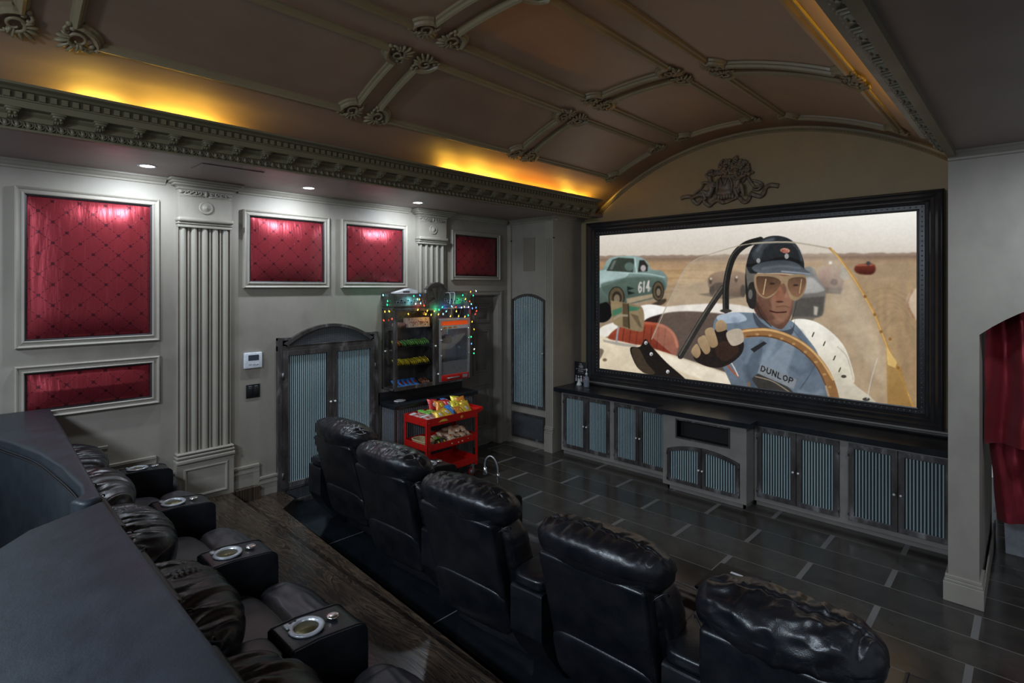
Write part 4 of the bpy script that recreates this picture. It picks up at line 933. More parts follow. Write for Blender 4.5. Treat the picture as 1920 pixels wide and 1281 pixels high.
# thermostat and switch plate
t = thing('thermostat', 'white thermostat with a small dark display beside the double doors', 'thermostat', (LW, 1.967, 1.35))
obj('case', MB().rbox(LW, LW+.028, 1.888, 2.047, 1.353, 1.497, .006), 'white_plastic', t)
obj('display', MB().box(LW+.027, LW+.0295, 1.922, 2.016, 1.425, 1.475), 'lcd', t)
for i in range(3): obj('button', MB().rbox(LW+.027, LW+.031, 1.925+i*.033, 1.950+i*.033, 1.385, 1.395, .002, 1), 'cup_plastic', t)
t = thing('switch_plate', 'black wall switch plate under the thermostat', 'switch', (LW, 1.97, 1.08))
obj('plate', MB().rbox(LW, LW+.008, 1.911, 2.034, 1.078, 1.203, .003), 'black_plastic', t)
for i in range(2): obj('rocker', MB().rbox(LW+.007, LW+.013, 1.927+i*.052, 1.966+i*.052, 1.105, 1.170, .003), 'black_plastic', t); obj('marking', MB().box(LW+.008, LW+.0085, 1.932+i*.052, 1.960+i*.052, 1.182, 1.187), 'cup_plastic', t)

# =================================================================== PANELLED DOOR in the corner
dr = bpy.data.objects.new('door_2', None); COL.objects.link(dr); dr.location = (-5.3, (DY0+DY1)/2, 0); tag(dr, 'grey beige panelled door partly hidden behind the snack cabinet', 'door', kind='structure')
XD = -5.30; lf = MB().box(XD-.05, XD, DY0, DY1, .01, DZ)
for y0 in (DY0+.10, (DY0+DY1)/2+.04):
    y1 = y0+(DY1-DY0)/2-.14
    for z0, z1 in ((.22, .78), (.95, 1.52), (1.64, 1.86)):
        lf.sweep(rectframes(y0, y1, z0, z1, XD), [(-.018, 0), (-.012, .010), (.0, .006), (.012, .010), (.018, 0)], True)
        lf.rbox(XD-.01, XD+.006, y0+.045, y1-.045, z0+.045, z1-.045, .004, 1)
obj('door_leaf', lf, 'door_paint', dr)
cs = MB()
for y0, y1, z0, z1 in [(DY1, DY1+.055, 0, DZ+.055), (DY0-.055, DY0, 0, DZ+.055)]:
    cs.box(LW, LW+.014, y0, y1, z0, z1); cs.box(LW+.014, LW+.022, y0+.012, y1-.02, z0, z1-.012)
cs.box(LW, LW+.016, DY0-.055, DY1+.055, DZ, DZ+.06); cs.box(LW, LW+.028, DY0-.055, DY1+.06, DZ+.045, DZ+.062)
cs.box(XD, LW, DY1-.012, DY1, 0, DZ); cs.box(XD, LW, DY0, DY0+.012, 0, DZ); cs.box(XD, LW, DY0, DY1, DZ-.012, DZ)
obj('casing', cs, 'mould_plaster', dr, bevel=.002)

# =================================================================== RECLINERS
def puff(m, c, h, p=4.0, n=20, disp=None, shear=None):
    """soft cushion: superellipsoid on a cube grid, displaced along its normal by disp(q, local point)"""
    key = {}; vv = []; ff = []
    def V_(a_, b_, k):
        q = [0, 0, 0]; ax = k//2; q[ax] = 1 if k % 2 else -1; q[(ax+1) % 3] = a_; q[(ax+2) % 3] = b_
        kk = tuple(round(x, 5) for x in q)
        if kk in key: return key[kk]
        d = Vector([math.tan(x*.72)/math.tan(.72) for x in q]); L = sum(abs(x)**p for x in d)**(1/p); d /= L
        pt = Vector((d[0]*h[0], d[1]*h[1], d[2]*h[2]))
        nrm = Vector([math.copysign(abs(d[i])**(p-1), d[i])/h[i] for i in range(3)])
        if nrm.length > 0: nrm.normalize()
        if disp: pt += nrm*disp(d, pt)
        pt += Vector(c)
        if shear: pt = shear(pt)
        key[kk] = len(vv); vv.append(pt); return key[kk]
    for k in range(6):
        for i in range(n):
            for j in range(n):
                a_, b_, a2, b2 = -1+2*i/n, -1+2*j/n, -1+2*(i+1)/n, -1+2*(j+1)/n
                ff.append((V_(a_, b_, k), V_(a2, b_, k), V_(a2, b2, k), V_(a_, b2, k)))
    return m.add(vv, ff, True)
def ridge(v): return (1-abs(noise.noise(v))*2.2)
def ruche(seed, A=.013, F=32, phis=(1.75,), iso=.0):
    """gathers running away from the seam lines that follow the width of the cushion"""
    def f(d, pt):
        phi = math.atan2(pt.z*1.1, pt.y); s_ = min(abs((phi-p+PI) % (2*PI)-PI) for p in phis)
        fall = math.exp(-(s_/.60)**2); e = abs(d[0])**3
        g = ridge(Vector((pt.x*F, phi*1.3+pt.x*2.5, seed)))
        g2 = noise.noise(Vector((pt.x*F*.45, phi*1.6, seed+9)))
        out = A*g*(.06+.94*fall)*(1+.8*e)+A*.30*g2
        out -= .010*math.exp(-(s_/.06)**2)                        # the seam itself
        if iso: out += (1-abs(d[0])**6)*iso*(ridge(Vector((pt.x*9, pt.y*11+pt.z*7, seed+3)))-.5)+iso*.6*noise.noise(Vector((pt.x*16, pt.y*22, pt.z*22+seed)))
        return (out-.004)*(1-.9*abs(d[0])**8)
    return f
def gathers(seed):
    # long folds that leave the seam at the rear of the cushion and run forward over its top
    def f(d, pt):
        phi = math.atan2(pt.z, pt.y); s_ = 2.25-phi
        x = pt.x+.05*noise.noise(Vector((pt.x*4, phi*.8, seed)))+.03*s_
        w_ = max(0, 1-abs(noise.noise(Vector((x*17, phi*.55, seed))))*3.0)
        w2 = max(0, 1-abs(noise.noise(Vector((x*34, phi*1.4, seed+5))))*3.2)
        x2 = pt.x+.02*noise.noise(Vector((pt.x*9, phi, seed+2))); w3 = max(0, math.sin(x2*150+3*noise.noise(Vector((pt.x*6, 0, seed)))))**2
        out = .007*w3*math.exp(-(s_/.45)**2)+.028*w_*math.exp(-(max(0, s_)/1.7)**2)*min(1, abs(s_)/.15)+.006*w2*math.exp(-(s_/.8)**2)
        return out-.012*math.exp(-(s_/.07)**2)+.006*noise.noise(pt*7)-.008
    return f
def sidefold(seed, A=.007):
    def f(d, pt):
        g = ridge(Vector((pt.y*4+seed, pt.z*24, d[0]*1.5)))
        return A*g*abs(d[0])**4+.004*noise.noise(Vector((pt.x*5, pt.z*6, seed)))
    return f
def recliner(name, label, loc, rz, tb, seed, arms=(1,), aoff=.39, group=None, iso=0, sc=(1, 1, 1), head=((0, .125, .875), (.300, .140, .112)), gather=False, L='leather', seat='leather_seat', cups=True):
    t = thing(name, label, 'recliner', (0, 0, 0), 0, group)
    sh = lambda p: Vector((p.x, p.y+tb*max(0, (p.z-.12))/.72, p.z))
    # rear shell
    m = MB().rbox(-.25, .25, -.005, .075, .36, .84, .022, 4); obj('back_panel', m.xf(sh), L, t)
    m = MB(); puff(m, (0, .025, .31), (.255, .045, .14), 5, 14, lambda d, p: .004*noise.noise(p*9+Vector((seed, 0, 0)))); obj('back_pocket', m.xf(sh), L, t)
    m = MB(); puff(m, (0, .13 if gather else .15, .44 if gather else .60), (.292, .105, .18 if gather else .24), 4, 26, sidefold(seed)); obj('back_cushion', m.xf(sh), L, t)
    m = MB(); puff(m, head[0], head[1], 2.4 if gather else 2.7, 60 if gather else 44, gathers(seed) if gather else ruche(seed, phis=(1.62, -.2), iso=iso)); hr = obj('headrest', m.xf(sh), L, t)
    pp = MB()
    for s_ in (-1, 1):
        pp.tube([sh(Vector((s_*(.245+.055*math.sin(q)), .035+.05*math.sin(q*.9), .775+.07*math.sin(q)-.03*(1-math.cos(q))))) for q in [i*.26 for i in range(8)]], .0035, 6)
    obj('piping', pp, 'black_plastic', hr)
    # seat, leg rest, base
    m = MB(); puff(m, (0, .275, .375), (.286, .190, .075), 4.5, 16, lambda d, p: .006*noise.noise(p*7+Vector((seed, 0, 0)))); obj('seat_cushion', m, seat, t)
    def lr(d, p):
        return -.011*(math.exp(-((abs(p.x)-.205)/.010)**2))+.004*ridge(Vector((p.x*6, p.y*26, seed)))*(abs(p.x) < .2)+.004*noise.noise(p*8)
    m = MB(); puff(m, (0, .572, .352), (.284, .122, .096), 3.2, 30, lr)
    m.xf(lambda p: Vector((p.x, p.y, p.z-1.1*max(0, p.y-.568)**1.5))); obj('leg_rest', m, seat, t)
    m = MB(); puff(m, (0, .625, .19), (.280, .055, .135), 5, 12); obj('leg_rest_front', m, L, t)
    obj('base', MB().rbox(-.28, .28, .12, .60, .0, .30, .012, 2), L, t)
    for s_ in arms:
        x0, x1 = s_*aoff-.097, s_*aoff+.097
        pr = [(.300, .012), (.590, .012), (.595, .10), (.595, .49)]+[(.545+.05*math.cos(q), .53+.05*math.sin(q)) for q in [.3, .7, 1.1, 1.45]]+[(.49, .588), (.40, .600), (.315, .598), (.300, .585)]
        a_ = MB().prism(pr, 0, x0, x1); arm = obj('armrest', a_, L, t, bevel=.018)
        arm.modifiers['bevel'].segments = 4
        for p_ in arm.data.polygons: p_.use_smooth = True
        st = MB().tube([(x0+.010, y, z+.002) for y, z in pr[3:]], .0028, 6).tube([(x1-.010, y, z+.002) for y, z in pr[3:]], .0028, 6)
        obj('stitched_piping', st, 'black_plastic', arm)
        obj('armrest_body', MB().prism([(-.09, .53), (-.09, .30), (-.04, .20), (.10, .012), (.300, .012), (.300, .53)], 0, x0+.006, x1-.006), L, t, bevel=.012)
        m = MB(); puff(m, ((x0+x1)/2, .103, .563), (.097, .190, .036), 5, 14, lambda d, p: .003*noise.noise(p*12+Vector((seed, s_, 0)))); obj('armrest_lid', m, L, t)
        if cups:
            cx_, cy_ = (x0+x1)/2, .400; Z = .600
            c = obj('cup_holder', MB().lathe([(.060, Z-.002), (.064, Z+.006), (.060, Z+.011), (.050, Z+.012), (.044, Z+.008), (.042, Z-.05), (.001, Z-.052)], (cx_, cy_, 0), 2, 36).add([], []), 'cup_plastic', t)
            tabs = MB().rbox(cx_-.066, cx_-.030, cy_-.058, cy_-.030, Z-.002, Z+.011, .005, 2)
            obj('control_tab', tabs, 'cup_plastic', c)
            for dx, dy in ((-.056, -.036), (-.056, -.018), (-.020, -.058)): obj('control_button', MB().rbox(cx_+dx-.006, cx_+dx+.006, cy_+dy-.005, cy_+dy+.005, Z+.008, Z+.0135, .002, 1), 'black_plastic', c)
            obj('inner_cup', MB().lathe([(.0415, Z+.004), (.0405, Z-.049), (.001, Z-.0495)], (cx_, cy_, 0), 2, 28), 'brass_dark', c)
            obj('power_button', MB().lathe([(.022, Z-.004), (.024, Z), (.022, Z+.004), (.016, Z+.006), (.001, Z+.0055)], ((x0+x1)/2, .503, 0), 2, 24), 'chrome', t)
    t.location = loc; t.rotation_euler = (0, 0, rz); t.scale = sc
    return t
def rad(a_): return a_*PI/180
frow = [(-4.08, 2.345, 2, 3.1, (-1, 1), 'black leather recliner at the far left of the front row, nearest the double doors', 0),
        (-3.20, 2.220, 3, 5.7, (1,), 'black leather recliner second from the left in the front row, before the red cart', 0),
        (-2.33, 2.140, 4, 8.2, (1,), 'black leather recliner in the middle of the front row, behind the gooseneck lamp', 0),
        (-1.424, 2.150, 2, 11.4, (1,), 'black leather recliner between the middle one and the crumpled one in the front row', 0),
        (-.645, 1.985, 2.5, 14.9, (1,), 'black leather recliner with a crumpled shiny headrest at the right end of the front row', .012)]
for x, y, a_, sd, arms, lab, iso in frow:
    recliner('recliner', lab, (x, y, .004), rad(a_), -.03 if iso else -.18, sd, arms, .362 if x == -1.424 else .39, 'front row recliners', iso, (1.12 if x < -1 else 1.04, 1.12, 1.02 if x < -1 else .995))
brow = [(-4.93, 'black leather recliner in the back row against the left wall', 21.3), (-4.16, 'black leather recliner in the back row, second from the left wall', 24.6),
        (-3.295, 'brown black leather recliner in the middle of the back row', 27.2), (-2.42, 'brown black leather recliner in the back row with the largest cup holder in view', 31.9),
        (-1.57, 'black leather recliner at the bottom edge of the photo, right end of the back row', 35.1)]
for x, lab, sd in brow:
    recliner('recliner', lab, (x, .54, .28), 0, -.03, sd, (1,), {-4.93: .34, -4.16: .385, -3.295: .425, -2.42: .388}.get(x, .39), 'back row recliners', 0, (1.06 if x > -4.9 else .86, 1.05, .86), ((.02, .118, .615), (.338, .183, .170)), True)
# padded ledge behind the back row: two slabs, the far one scooped at the back
def slab(pts, z0, z1, r=.03):
    b = bmesh.new(); vs_ = [b.verts.new((p[0], p[1], z0)) for p in pts]; f = b.faces.new(vs_)
    e = bmesh.ops.extrude_face_region(b, geom=[f]); 
    for v in e['geom']:
        if isinstance(v, bmesh.types.BMVert): v.co.z = z1
    top = [ed for ed in b.edges if all(abs(v.co.z-z1) < 1e-6 for v in ed.verts)]
    bmesh.ops.bevel(b, geom=top, offset=r, segments=6, profile=.5, affect='EDGES'); b.verts.index_update()
    m = MB(); m.add([v.co for v in b.verts], [[v.index for v in f_.verts] for f_ in b.faces], True); b.free(); return m
curve = [(-2.86, .36), (-2.92, .405), (-3.05, .418), (-3.2, .412), (-3.40, .396), (-3.82, .352), (-4.2, .262), (-4.45, .19), (-4.7, .05), (-4.8, -.4)]
t = thing('padded_ledge', 'dark blue leather padded ledge behind the back row, far part with a scooped rear edge', 'ledge', (-4.0, .3, .28))
far = [(-5.16, -.4), (-5.16, .50), (-5.10, .535), (-4.3, .51), (-2.83, .462), (-2.80, .40)]+curve
obj('pad', slab(far, .30, 1.222, .018), 'leather_ledge', t)
sm = MB(); 
for dz in (.045, .058): sm.tube([(x+.004, y-.012, 1.215-dz) for x, y in sline([c_ for c_ in curve[1:-1]], 5)], .0035, 6)
obj('double_seam', sm, 'black_plastic', t)
t = thing('padded_ledge', 'broad dark blue leather padded ledge filling the lower left corner of the photo', 'ledge', (-1.7, .2, .28))
near = [(-2.79, .462), (-.55, .470), (-.55, -.10), (-2.40, -.10), (-2.62, .05), (-2.76, .22)]
m = slab(near, .30, 1.215, .022).xf(lambda p: Vector((p.x, p.y, p.z-(.20*max(0, .40-p.y) if p.z > 1 else 0))))
obj('pad', m, 'leather_ledge', t)
# gooseneck lamp on the arm between the second and third recliner
AX, AY, AZ = -2.76, 2.735, .616; K = 1.12
t = thing('reading_lamp', 'slim silver gooseneck reading lamp on an armrest of the front row', 'lamp', (AX, AY, AZ))
obj('stem', MB().lathe([(r_*K, AZ+h_*K) for r_, h_ in [(.020, 0), (.020, .008), (.010, .012), (.010, .042), (.007, .044), (.007, .102), (.011, .104), (.011, .132), (.006, .137), (.001, .138)]], (AX, AY, 0), 2, 16), 'chrome', t)
gp = sline([(AX+K*a_, AY+K*b_, AZ+K*c_) for a_, b_, c_ in [(0, 0, .132), (-.004, -.003, .182), (-.02, -.012, .225), (-.045, -.022, .243), (-.072, -.033, .225), (-.082, -.038, .187), (-.080, -.038, .167)]], 5)
obj('gooseneck', MB().tube(gp, .006, 8), 'silver', t)
obj('lamp_head', MB().lathe([(r_*K, AZ+h_*K) for r_, h_ in [(.004, .172), (.010, .167), (.012, .147), (.017, .132), (.016, .126), (.001, .126)]], (AX-.080*K, AY-.038*K, 0), 2, 16), 'chrome', t)
# black tray table before the crumpled recliner, white label on top
t = thing('tray_table', 'black tray with a small white label on the armrest ahead of the crumpled headrest', 'tray', (-1.07, 2.70, .614))
obj('tray', MB().rbox(-1.205, -.95, 2.55, 2.86, .620, .636, .005), 'black_matte', t)
obj('label', MB().box(-1.125, -1.065, 2.785, 2.802, .6355, .637), 'white_plastic', t)

# =================================================================== SNACK CORNER
CX = -4.895                      # counter front
t = thing('snack_counter', 'black topped counter with ribbed metal front under the snack cabinet', 'counter', (LW+.15, 3.9, 0))
obj('body', MB().box(LW+.002, CX-.03, 3.335, 4.46, 0, .80), 'steel', t)
obj('ribbed_front', reeds(MB(), 1, 3.36, 4.44, .05, .78, CX-.03, 44, .006, 1), 'machine_grey', t)
rs = MB(); reeds(rs, 0, LW+.02, CX-.05, .05, .78, 3.335, 10, .006, -1); obj('ribbed_side', rs, 'machine_grey', t)
obj('top', MB().rbox(LW+.002, CX+.02, 3.30, 4.49, .80, .842, .004), 'counter_black', t)
obj('splashback', MB().box(LW+.001, LW+.03, 3.30, 4.49, .842, .935), 'counter_black', t)
t0 = thing('paper_tray', 'small crumpled white paper on the left end of the snack counter', 'paper', (-5.0, 3.42, .842))
m = MB(); puff(m, (-5.02, 3.46, .852), (.05, .07, .010), 2.2, 10, lambda d, p: .006*noise.noise(p*50)); obj('paper', m, 'sign_white', t0)
# display cabinet
DX = -4.963; Y0, Y1, YM = 3.345, 4.434, 3.905; ZB, ZM, ZT_ = .975, 1.862, 2.026
t = thing('display_cabinet', 'steel and glass snack display cabinet with an arched crest, hung above the counter', 'display cabinet', (LW+.1, 3.9, ZB))
b = MB()
for x0, x1, y0, y1, z0, z1 in [(LW+.002, DX, Y0, Y1, ZB, ZB+.022), (LW+.002, DX, Y0, Y1, ZM-.02, ZM+.02), (LW+.002, LW+.012, Y0, Y1, ZB, ZM), (DX-.02, DX, Y0, Y0+.022, ZB, ZM), (LW+.002, LW+.03, Y0, Y0+.022, ZB, ZM),
                               (LW+.002, DX, YM-.006, YM+.006, ZB, ZM), (LW+.002, DX, Y1-.012, Y1, ZB, ZM)]: b.box(x0, x1, y0, y1, z0, z1)
obj('carcass', b, 'steel', t, bevel=.002)
cr = MB(); nS = 0
cr.box(LW+.002, DX+.012, Y0-.01, Y1+.012, ZM+.02, ZM+.036)
cr.prism([(LW+.002, ZM+.03), (DX+.010, ZM+.03), (DX+.004, ZM+.060), (DX+.004, ZT_-.03), (DX-.004, ZT_), (LW+.002, ZT_)], 1, Y0-.006, Y1+.008)
obj('crown', cr, 'steel', t, bevel=.002)
sq = MB(); y = Y0+.045; k = 0
while y < Y1-.05:
    if abs(y-3.91) > .13:
        z = 1.930+(.020 if k % 2 else 0); frame_poly(sq, [(y-.018, z-.016), (y+.018, z-.016), (y+.018, z+.016), (y-.018, z+.016)], [(y-.013, z-.011), (y+.013, z-.011), (y+.013, z+.011), (y-.013, z+.011)], 0, DX+.004, DX+.010)
    y += .044; k += 1
obj('square_cutouts', sq, 'machine_grey', t)
bk = MB(); y = Y0+.045; k = 0
while y < Y1-.05:
    if abs(y-3.91) > .13: z = 1.930+(.020 if k % 2 else 0); bk.box(DX+.0035, DX+.005, y-.013, y+.013, z-.011, z+.011)
    y += .044; k += 1
obj('cutout_shadow', bk, 'black_matte', t)
# arched crest with two leaves
def archp(yc, hw, z0, rise, n=14): return [(yc-hw+2*hw*i/n, z0+rise*(1-(2*i/n-1)**2)) for i in range(n+1)]
c = MB().prism([(3.79, 1.98), (4.04, 1.98)]+archp(3.915, .125, 2.085, .055)[::-1], 0, DX-.02, DX+.016)
c.prism(archp(3.915, .150, 2.078, .075)+archp(3.915, .142, 2.066, .068)[::-1], 0, DX-.03, DX+.026)
obj('crest', c, 'steel', t, bevel=.002)
lv = MB().prism([(3.915, 1.905), (3.835, 2.085), (3.90, 2.085)], 0, DX+.014, DX+.022).prism([(3.915, 1.905), (3.985, 2.06), (3.93, 2.085)], 0, DX+.014, DX+.022)
lv.prism([(3.79, 1.885), (4.04, 1.885), (4.0, 1.93), (3.93, 1.965), (3.90, 1.965), (3.83, 1.93)], 0, DX+.006, DX+.014)
obj('crest_leaf', lv, 'steel', t)
# glass door on the left bay
d = frame_poly(MB(), [(Y0+.002, ZB), (YM-.003, ZB), (YM-.003, ZM), (Y0+.002, ZM)], [(Y0+.034, ZB+.042), (YM-.042, ZB+.042), (YM-.042, ZM-.030), (Y0+.034, ZM-.030)], 0, DX+.001, DX+.016)
d = obj('door', d, 'steel', t, bevel=.002)
obj('pane', MB().box(DX+.004, DX+.007, Y0+.034, YM-.042, ZB+.042, ZM-.03), 'glass', d)
knob(d, DX+.016, YM-.022, 1.425, (1, 0)); knob(t, DX-.13, Y0-.001, 1.40, (0, -1))
obj('side_pane', MB().box(LW+.03, DX-.02, Y0+.008, Y0+.011, ZB+.02, ZM-.02), 'glass', t)
d2 = frame_poly(MB(), [(YM+.003, ZB), (Y1, ZB), (Y1, ZM), (YM+.003, ZM)], [(YM+.030, ZB+.020), (Y1-.020, ZB+.020), (Y1-.020, ZM-.020), (YM+.030, ZM-.020)], 0, DX+.001, DX+.014)
d2 = obj('door', d2, 'steel', t, bevel=.002); knob(d2, DX+.014, YM+.016, 1.10, (1, 0))
SHELF = [1.650, 1.445, 1.235]
for z in SHELF: obj('shelf', MB().box(LW+.012, DX-.008, Y0+.014, YM-.008, z-.006, z), 'black_plastic', t)
# ---- stock on the shelves
plain('pack_green', (.22, .46, .12), .3, .3, .5, 60); plain('pack_yellow', (.80, .68, .05), .3, .2, .3, 60); plain('pack_red', (.50, .03, .03), .3, .2, .4, 60)
plain('pack_blue', (.06, .27, .80), .3, .2, .3, 40); plain('pack_brown', (.26, .10, .05), .3, .2, .5, 60); plain('pack_orange', (.62, .22, .03), .3, .2, .4, 60)
plain('pack_gold', (.62, .40, .04), .3, .3, .3, 60); plain('pack_white', (.55, .52, .50), .35, .1, .3, 60); plain('pack_pink', (.40, .22, .20), .4, 0, .4, 60); plain('pack_dark', (.05, .045, .03), .4); plain('cookie', (.78, .54, .38), .4, .1, .35, 60)
plain('pack_leaf', (.25, .60, .10), .3, .2, .4, 60)
plain('carton', (.72, .54, .45), .5, 0, .25, 40)
def bar(mt, name, lab, grp, loc, tilt, sz=(.016, .058, .036)):
    m = MB(); puff(m, (0, 0, 0), sz, 3, 5, lambda d, p: .002*noise.noise(p*80)); o = obj(name, m, mt)
    o.location = loc; o.rotation_euler = tilt; tag(o, lab, 'snack', grp); return o
def row(n, ya, yb, xz, mts, name, lab, grp, tilt=.55, sz=(.052, .0065, .030)):
    fi = {}
    for i in range(n):
        mt = mts[i % len(mts)]
        y = ya+(yb-ya)*(i+.5)/n; loc = (xz[0]+random.uniform(-.005, .005), y, xz[1]+random.uniform(-.006, .006)); ro = (tilt+random.uniform(-.08, .08), .35+random.uniform(-.1, .1), random.uniform(-.08, .08))
        if mt not in fi: fi[mt] = bar(mt, name, lab(mt), grp(mt), loc, ro, sz)
        else: c_ = fi[mt].copy(); COL.objects.link(c_); c_.location = loc; c_.rotation_euler = ro
row(15, 3.46, 3.845, (-5.03, SHELF[1]+.036), ['pack_green', 'pack_green', 'pack_leaf'], 'candy_bar', lambda m_: '%s wrapped bar leaning in the row on the second shelf of the snack cabinet' % ('bright green' if m_ == 'pack_leaf' else 'dull green'), lambda m_: '%s bars on the second shelf' % ('bright green' if m_ == 'pack_leaf' else 'dull green'))
row(4, 3.385, 3.46, (-5.03, SHELF[1]+.036), ['pack_yellow', 'pack_red'], 'candy_bar', lambda m_: '%s sweet packet left of the green bars in the snack cabinet' % m_[5:], lambda m_: '%s packets left of the green bars' % m_[5:])
row(19, 3.385, 3.845, (-5.03, SHELF[2]+.036), ['pack_yellow', 'pack_yellow', 'pack_gold'], 'candy_bar', lambda m_: '%s wrapped bar leaning in the row on the third shelf of the snack cabinet' % m_[5:], lambda m_: '%s bars on the third shelf' % m_[5:])
for i in range(5):
    tt = thing('sweet_box', '%s blue sweet box from the left on the bottom shelf of the snack cabinet' % ['first', 'second', 'third', 'fourth', 'fifth'][i], 'snack box', (-5.04, 3.42+i*.062, ZB+.024), 0, 'blue sweet boxes on the bottom shelf')
    m = MB().rbox(-.062, .062, -.0305, .0305, .0, .014, .002, 1); q = obj('box', m, 'pack_blue', None); q.parent = tt; q.rotation_euler = (0, -.0, 0)
    e = MB(); e.ell((0, 0, .0155), (.030, .016, .003), seg=14, rings=4); q2 = obj('red_emblem', e, 'pack_red', None); q2.parent = tt
    e = MB(); e.ell((.028, 0, .0155), (.014, .012, .003), seg=10, rings=4); q3 = obj('silver_emblem', e, 'silver', None); q3.parent = tt
    tt.rotation_euler = (0, .55, 0); tt.location.z += .030
row(5, 3.74, 3.845, (-5.03, ZB+.055), ['pack_brown'], 'candy_bar', lambda m_: 'brown chocolate bar at the right end of the bottom shelf of the snack cabinet', lambda m_: 'chocolate bars on the bottom shelf', .5, (.052, .012, .022))
t2 = thing('popcorn_box_pack', 'pack of patterned popcorn cartons on the top shelf of the snack cabinet', 'carton', (-5.03, 3.70, SHELF[0]))
obj('carton', MB().prism([(-5.09, SHELF[0]), (-4.985, SHELF[0]), (-5.0, SHELF[0]+.105), (-5.08, SHELF[0]+.105)], 1, 3.55, 3.845), 'carton', t2)
sp2 = MB()
for i in range(26): sp2.ell((-4.985-.0, 3.565+.27*random.random(), SHELF[0]+.015+.08*random.random()), (.003, .0055, .0055), seg=7, rings=4)
sp2.xf(lambda p: Vector((p.x-.14*(p.z-SHELF[0]), p.y, p.z))); sp_o = obj('printed_dots', sp2, 'pack_dark', t2)
for k in range(2):
    pts = [(-4.9835-.14*.052, 3.58+k*.13+.1*i/14, SHELF[0]+.052+.010*math.sin(i*1.3)) for i in range(15)]; obj('red_script', MB().tube(pts, .003, 5), 'pack_red', t2)
t2 = thing('snack_bag', 'pinkish crumpled snack bag left of the popcorn cartons', 'snack bag', (-5.05, 3.45, SHELF[0]))
m = MB(); puff(m, (-5.04, 3.46, SHELF[0]+.030), (.05, .075, .028), 2.5, 10, lambda d, p: .01*noise.noise(p*30)); obj('bag', m, 'pack_pink', t2)
t2 = thing('white_box', 'white flat box lying on top of the snack cabinet, left of the crest', 'box', (-5.07, 3.55, ZT_))
obj('box', MB().prism([(3.42, ZT_), (3.70, ZT_), (3.70, ZT_+.030), (3.60, ZT_+.055), (3.42, ZT_+.012)], 0, -5.13, -5.02), 'sign_white', t2)
obj('black_print', MB().box(-5.0195, -5.018, 3.50, 3.59, ZT_+.012, ZT_+.026), 'black_plastic', t2)
# popcorn machine behind the right door
t = thing('popcorn_machine', 'silver popcorn machine with red panels in the right bay of the snack cabinet', 'popcorn machine', (LW+.12, 4.18, ZB+.03))
P0, P1 = 3.945, 4.415; m = MB()
frame_poly(m, [(P0, 1.00), (P1, 1.00), (P1, 1.725), (P0, 1.725)], [(P0+.034, 1.07), (P1-.026, 1.07), (P1-.026, 1.70), (P0+.034, 1.70)], 0, DX+.004, DX+.024)
m.box(LW+.02, DX+.004, P0, P0+.01, 1.0, 1.725); m.box(LW+.02, DX+.004, P1-.01, P1, 1.0, 1.725); m.box(LW+.02, LW+.03, P0, P1, 1.0, 1.725)
obj('housing', m, 'silver', t, bevel=.003)
obj('lower_panel', MB().box(DX-.01, DX+.010, P0+.034, P1-.026, 1.07, 1.225), 'machine_grey', t)
rp = obj('red_base_panel', MB().rbox(DX+.004, DX+.028, P0+.030, P1-.022, 1.005, 1.072, .003), 'red_paint', t)
obj('handle', MB().tube([(DX+.028, P0+.11, 1.035), (DX+.052, P0+.115, 1.038), (DX+.052, P0+.275, 1.038), (DX+.028, P0+.28, 1.035)], .009, 8), 'silver', t)
obj('rating_label', MB().box(DX+.0275, DX+.029, P1-.12, P1-.045, 1.02, 1.055), 'cup_plastic', t)
glow('sign_glow', (.9, .10, .01), .35)
obj('sign_panel', MB().box(DX-.004, DX+.010, P0+.034, P1-.026, 1.650, 1.700), 'sign_glow', t)
obj('sign_strip', MB().box(DX-.004, DX+.008, P0+.034, P1-.026, 1.605, 1.650), 'sign_white', t)
yb_ = MB()
for i in range(3): yb_.box(DX+.008, DX+.0095, P0+.07+i*.075, P0+.12+i*.075, 1.610+.004*i, 1.632)
obj('sign_print', yb_, 'pack_orange', t)
obj('kettle', MB().lathe([(.001, 1.43), (.055, 1.43), (.062, 1.44), (.062, 1.51), (.066, 1.515), (.030, 1.53), (.012, 1.535), (.012, 1.60)], (-5.07, 4.16, 0), 2, 24), 'silver', t)
obj('pane', MB().box(DX+.010, DX+.013, P0+.034, P1-.026, 1.225, 1.605), 'glass', t)
h = MB()
for z in (1.30, 1.48, 1.60): h.rbox(DX+.022, DX+.032, P0+.022, P0+.040, z-.012, z+.012, .002, 1); h.rbox(DX+.022, DX+.032, P1-.030, P1-.016, z-.012, z+.012, .002, 1)
obj('latch', h, 'chrome', t)
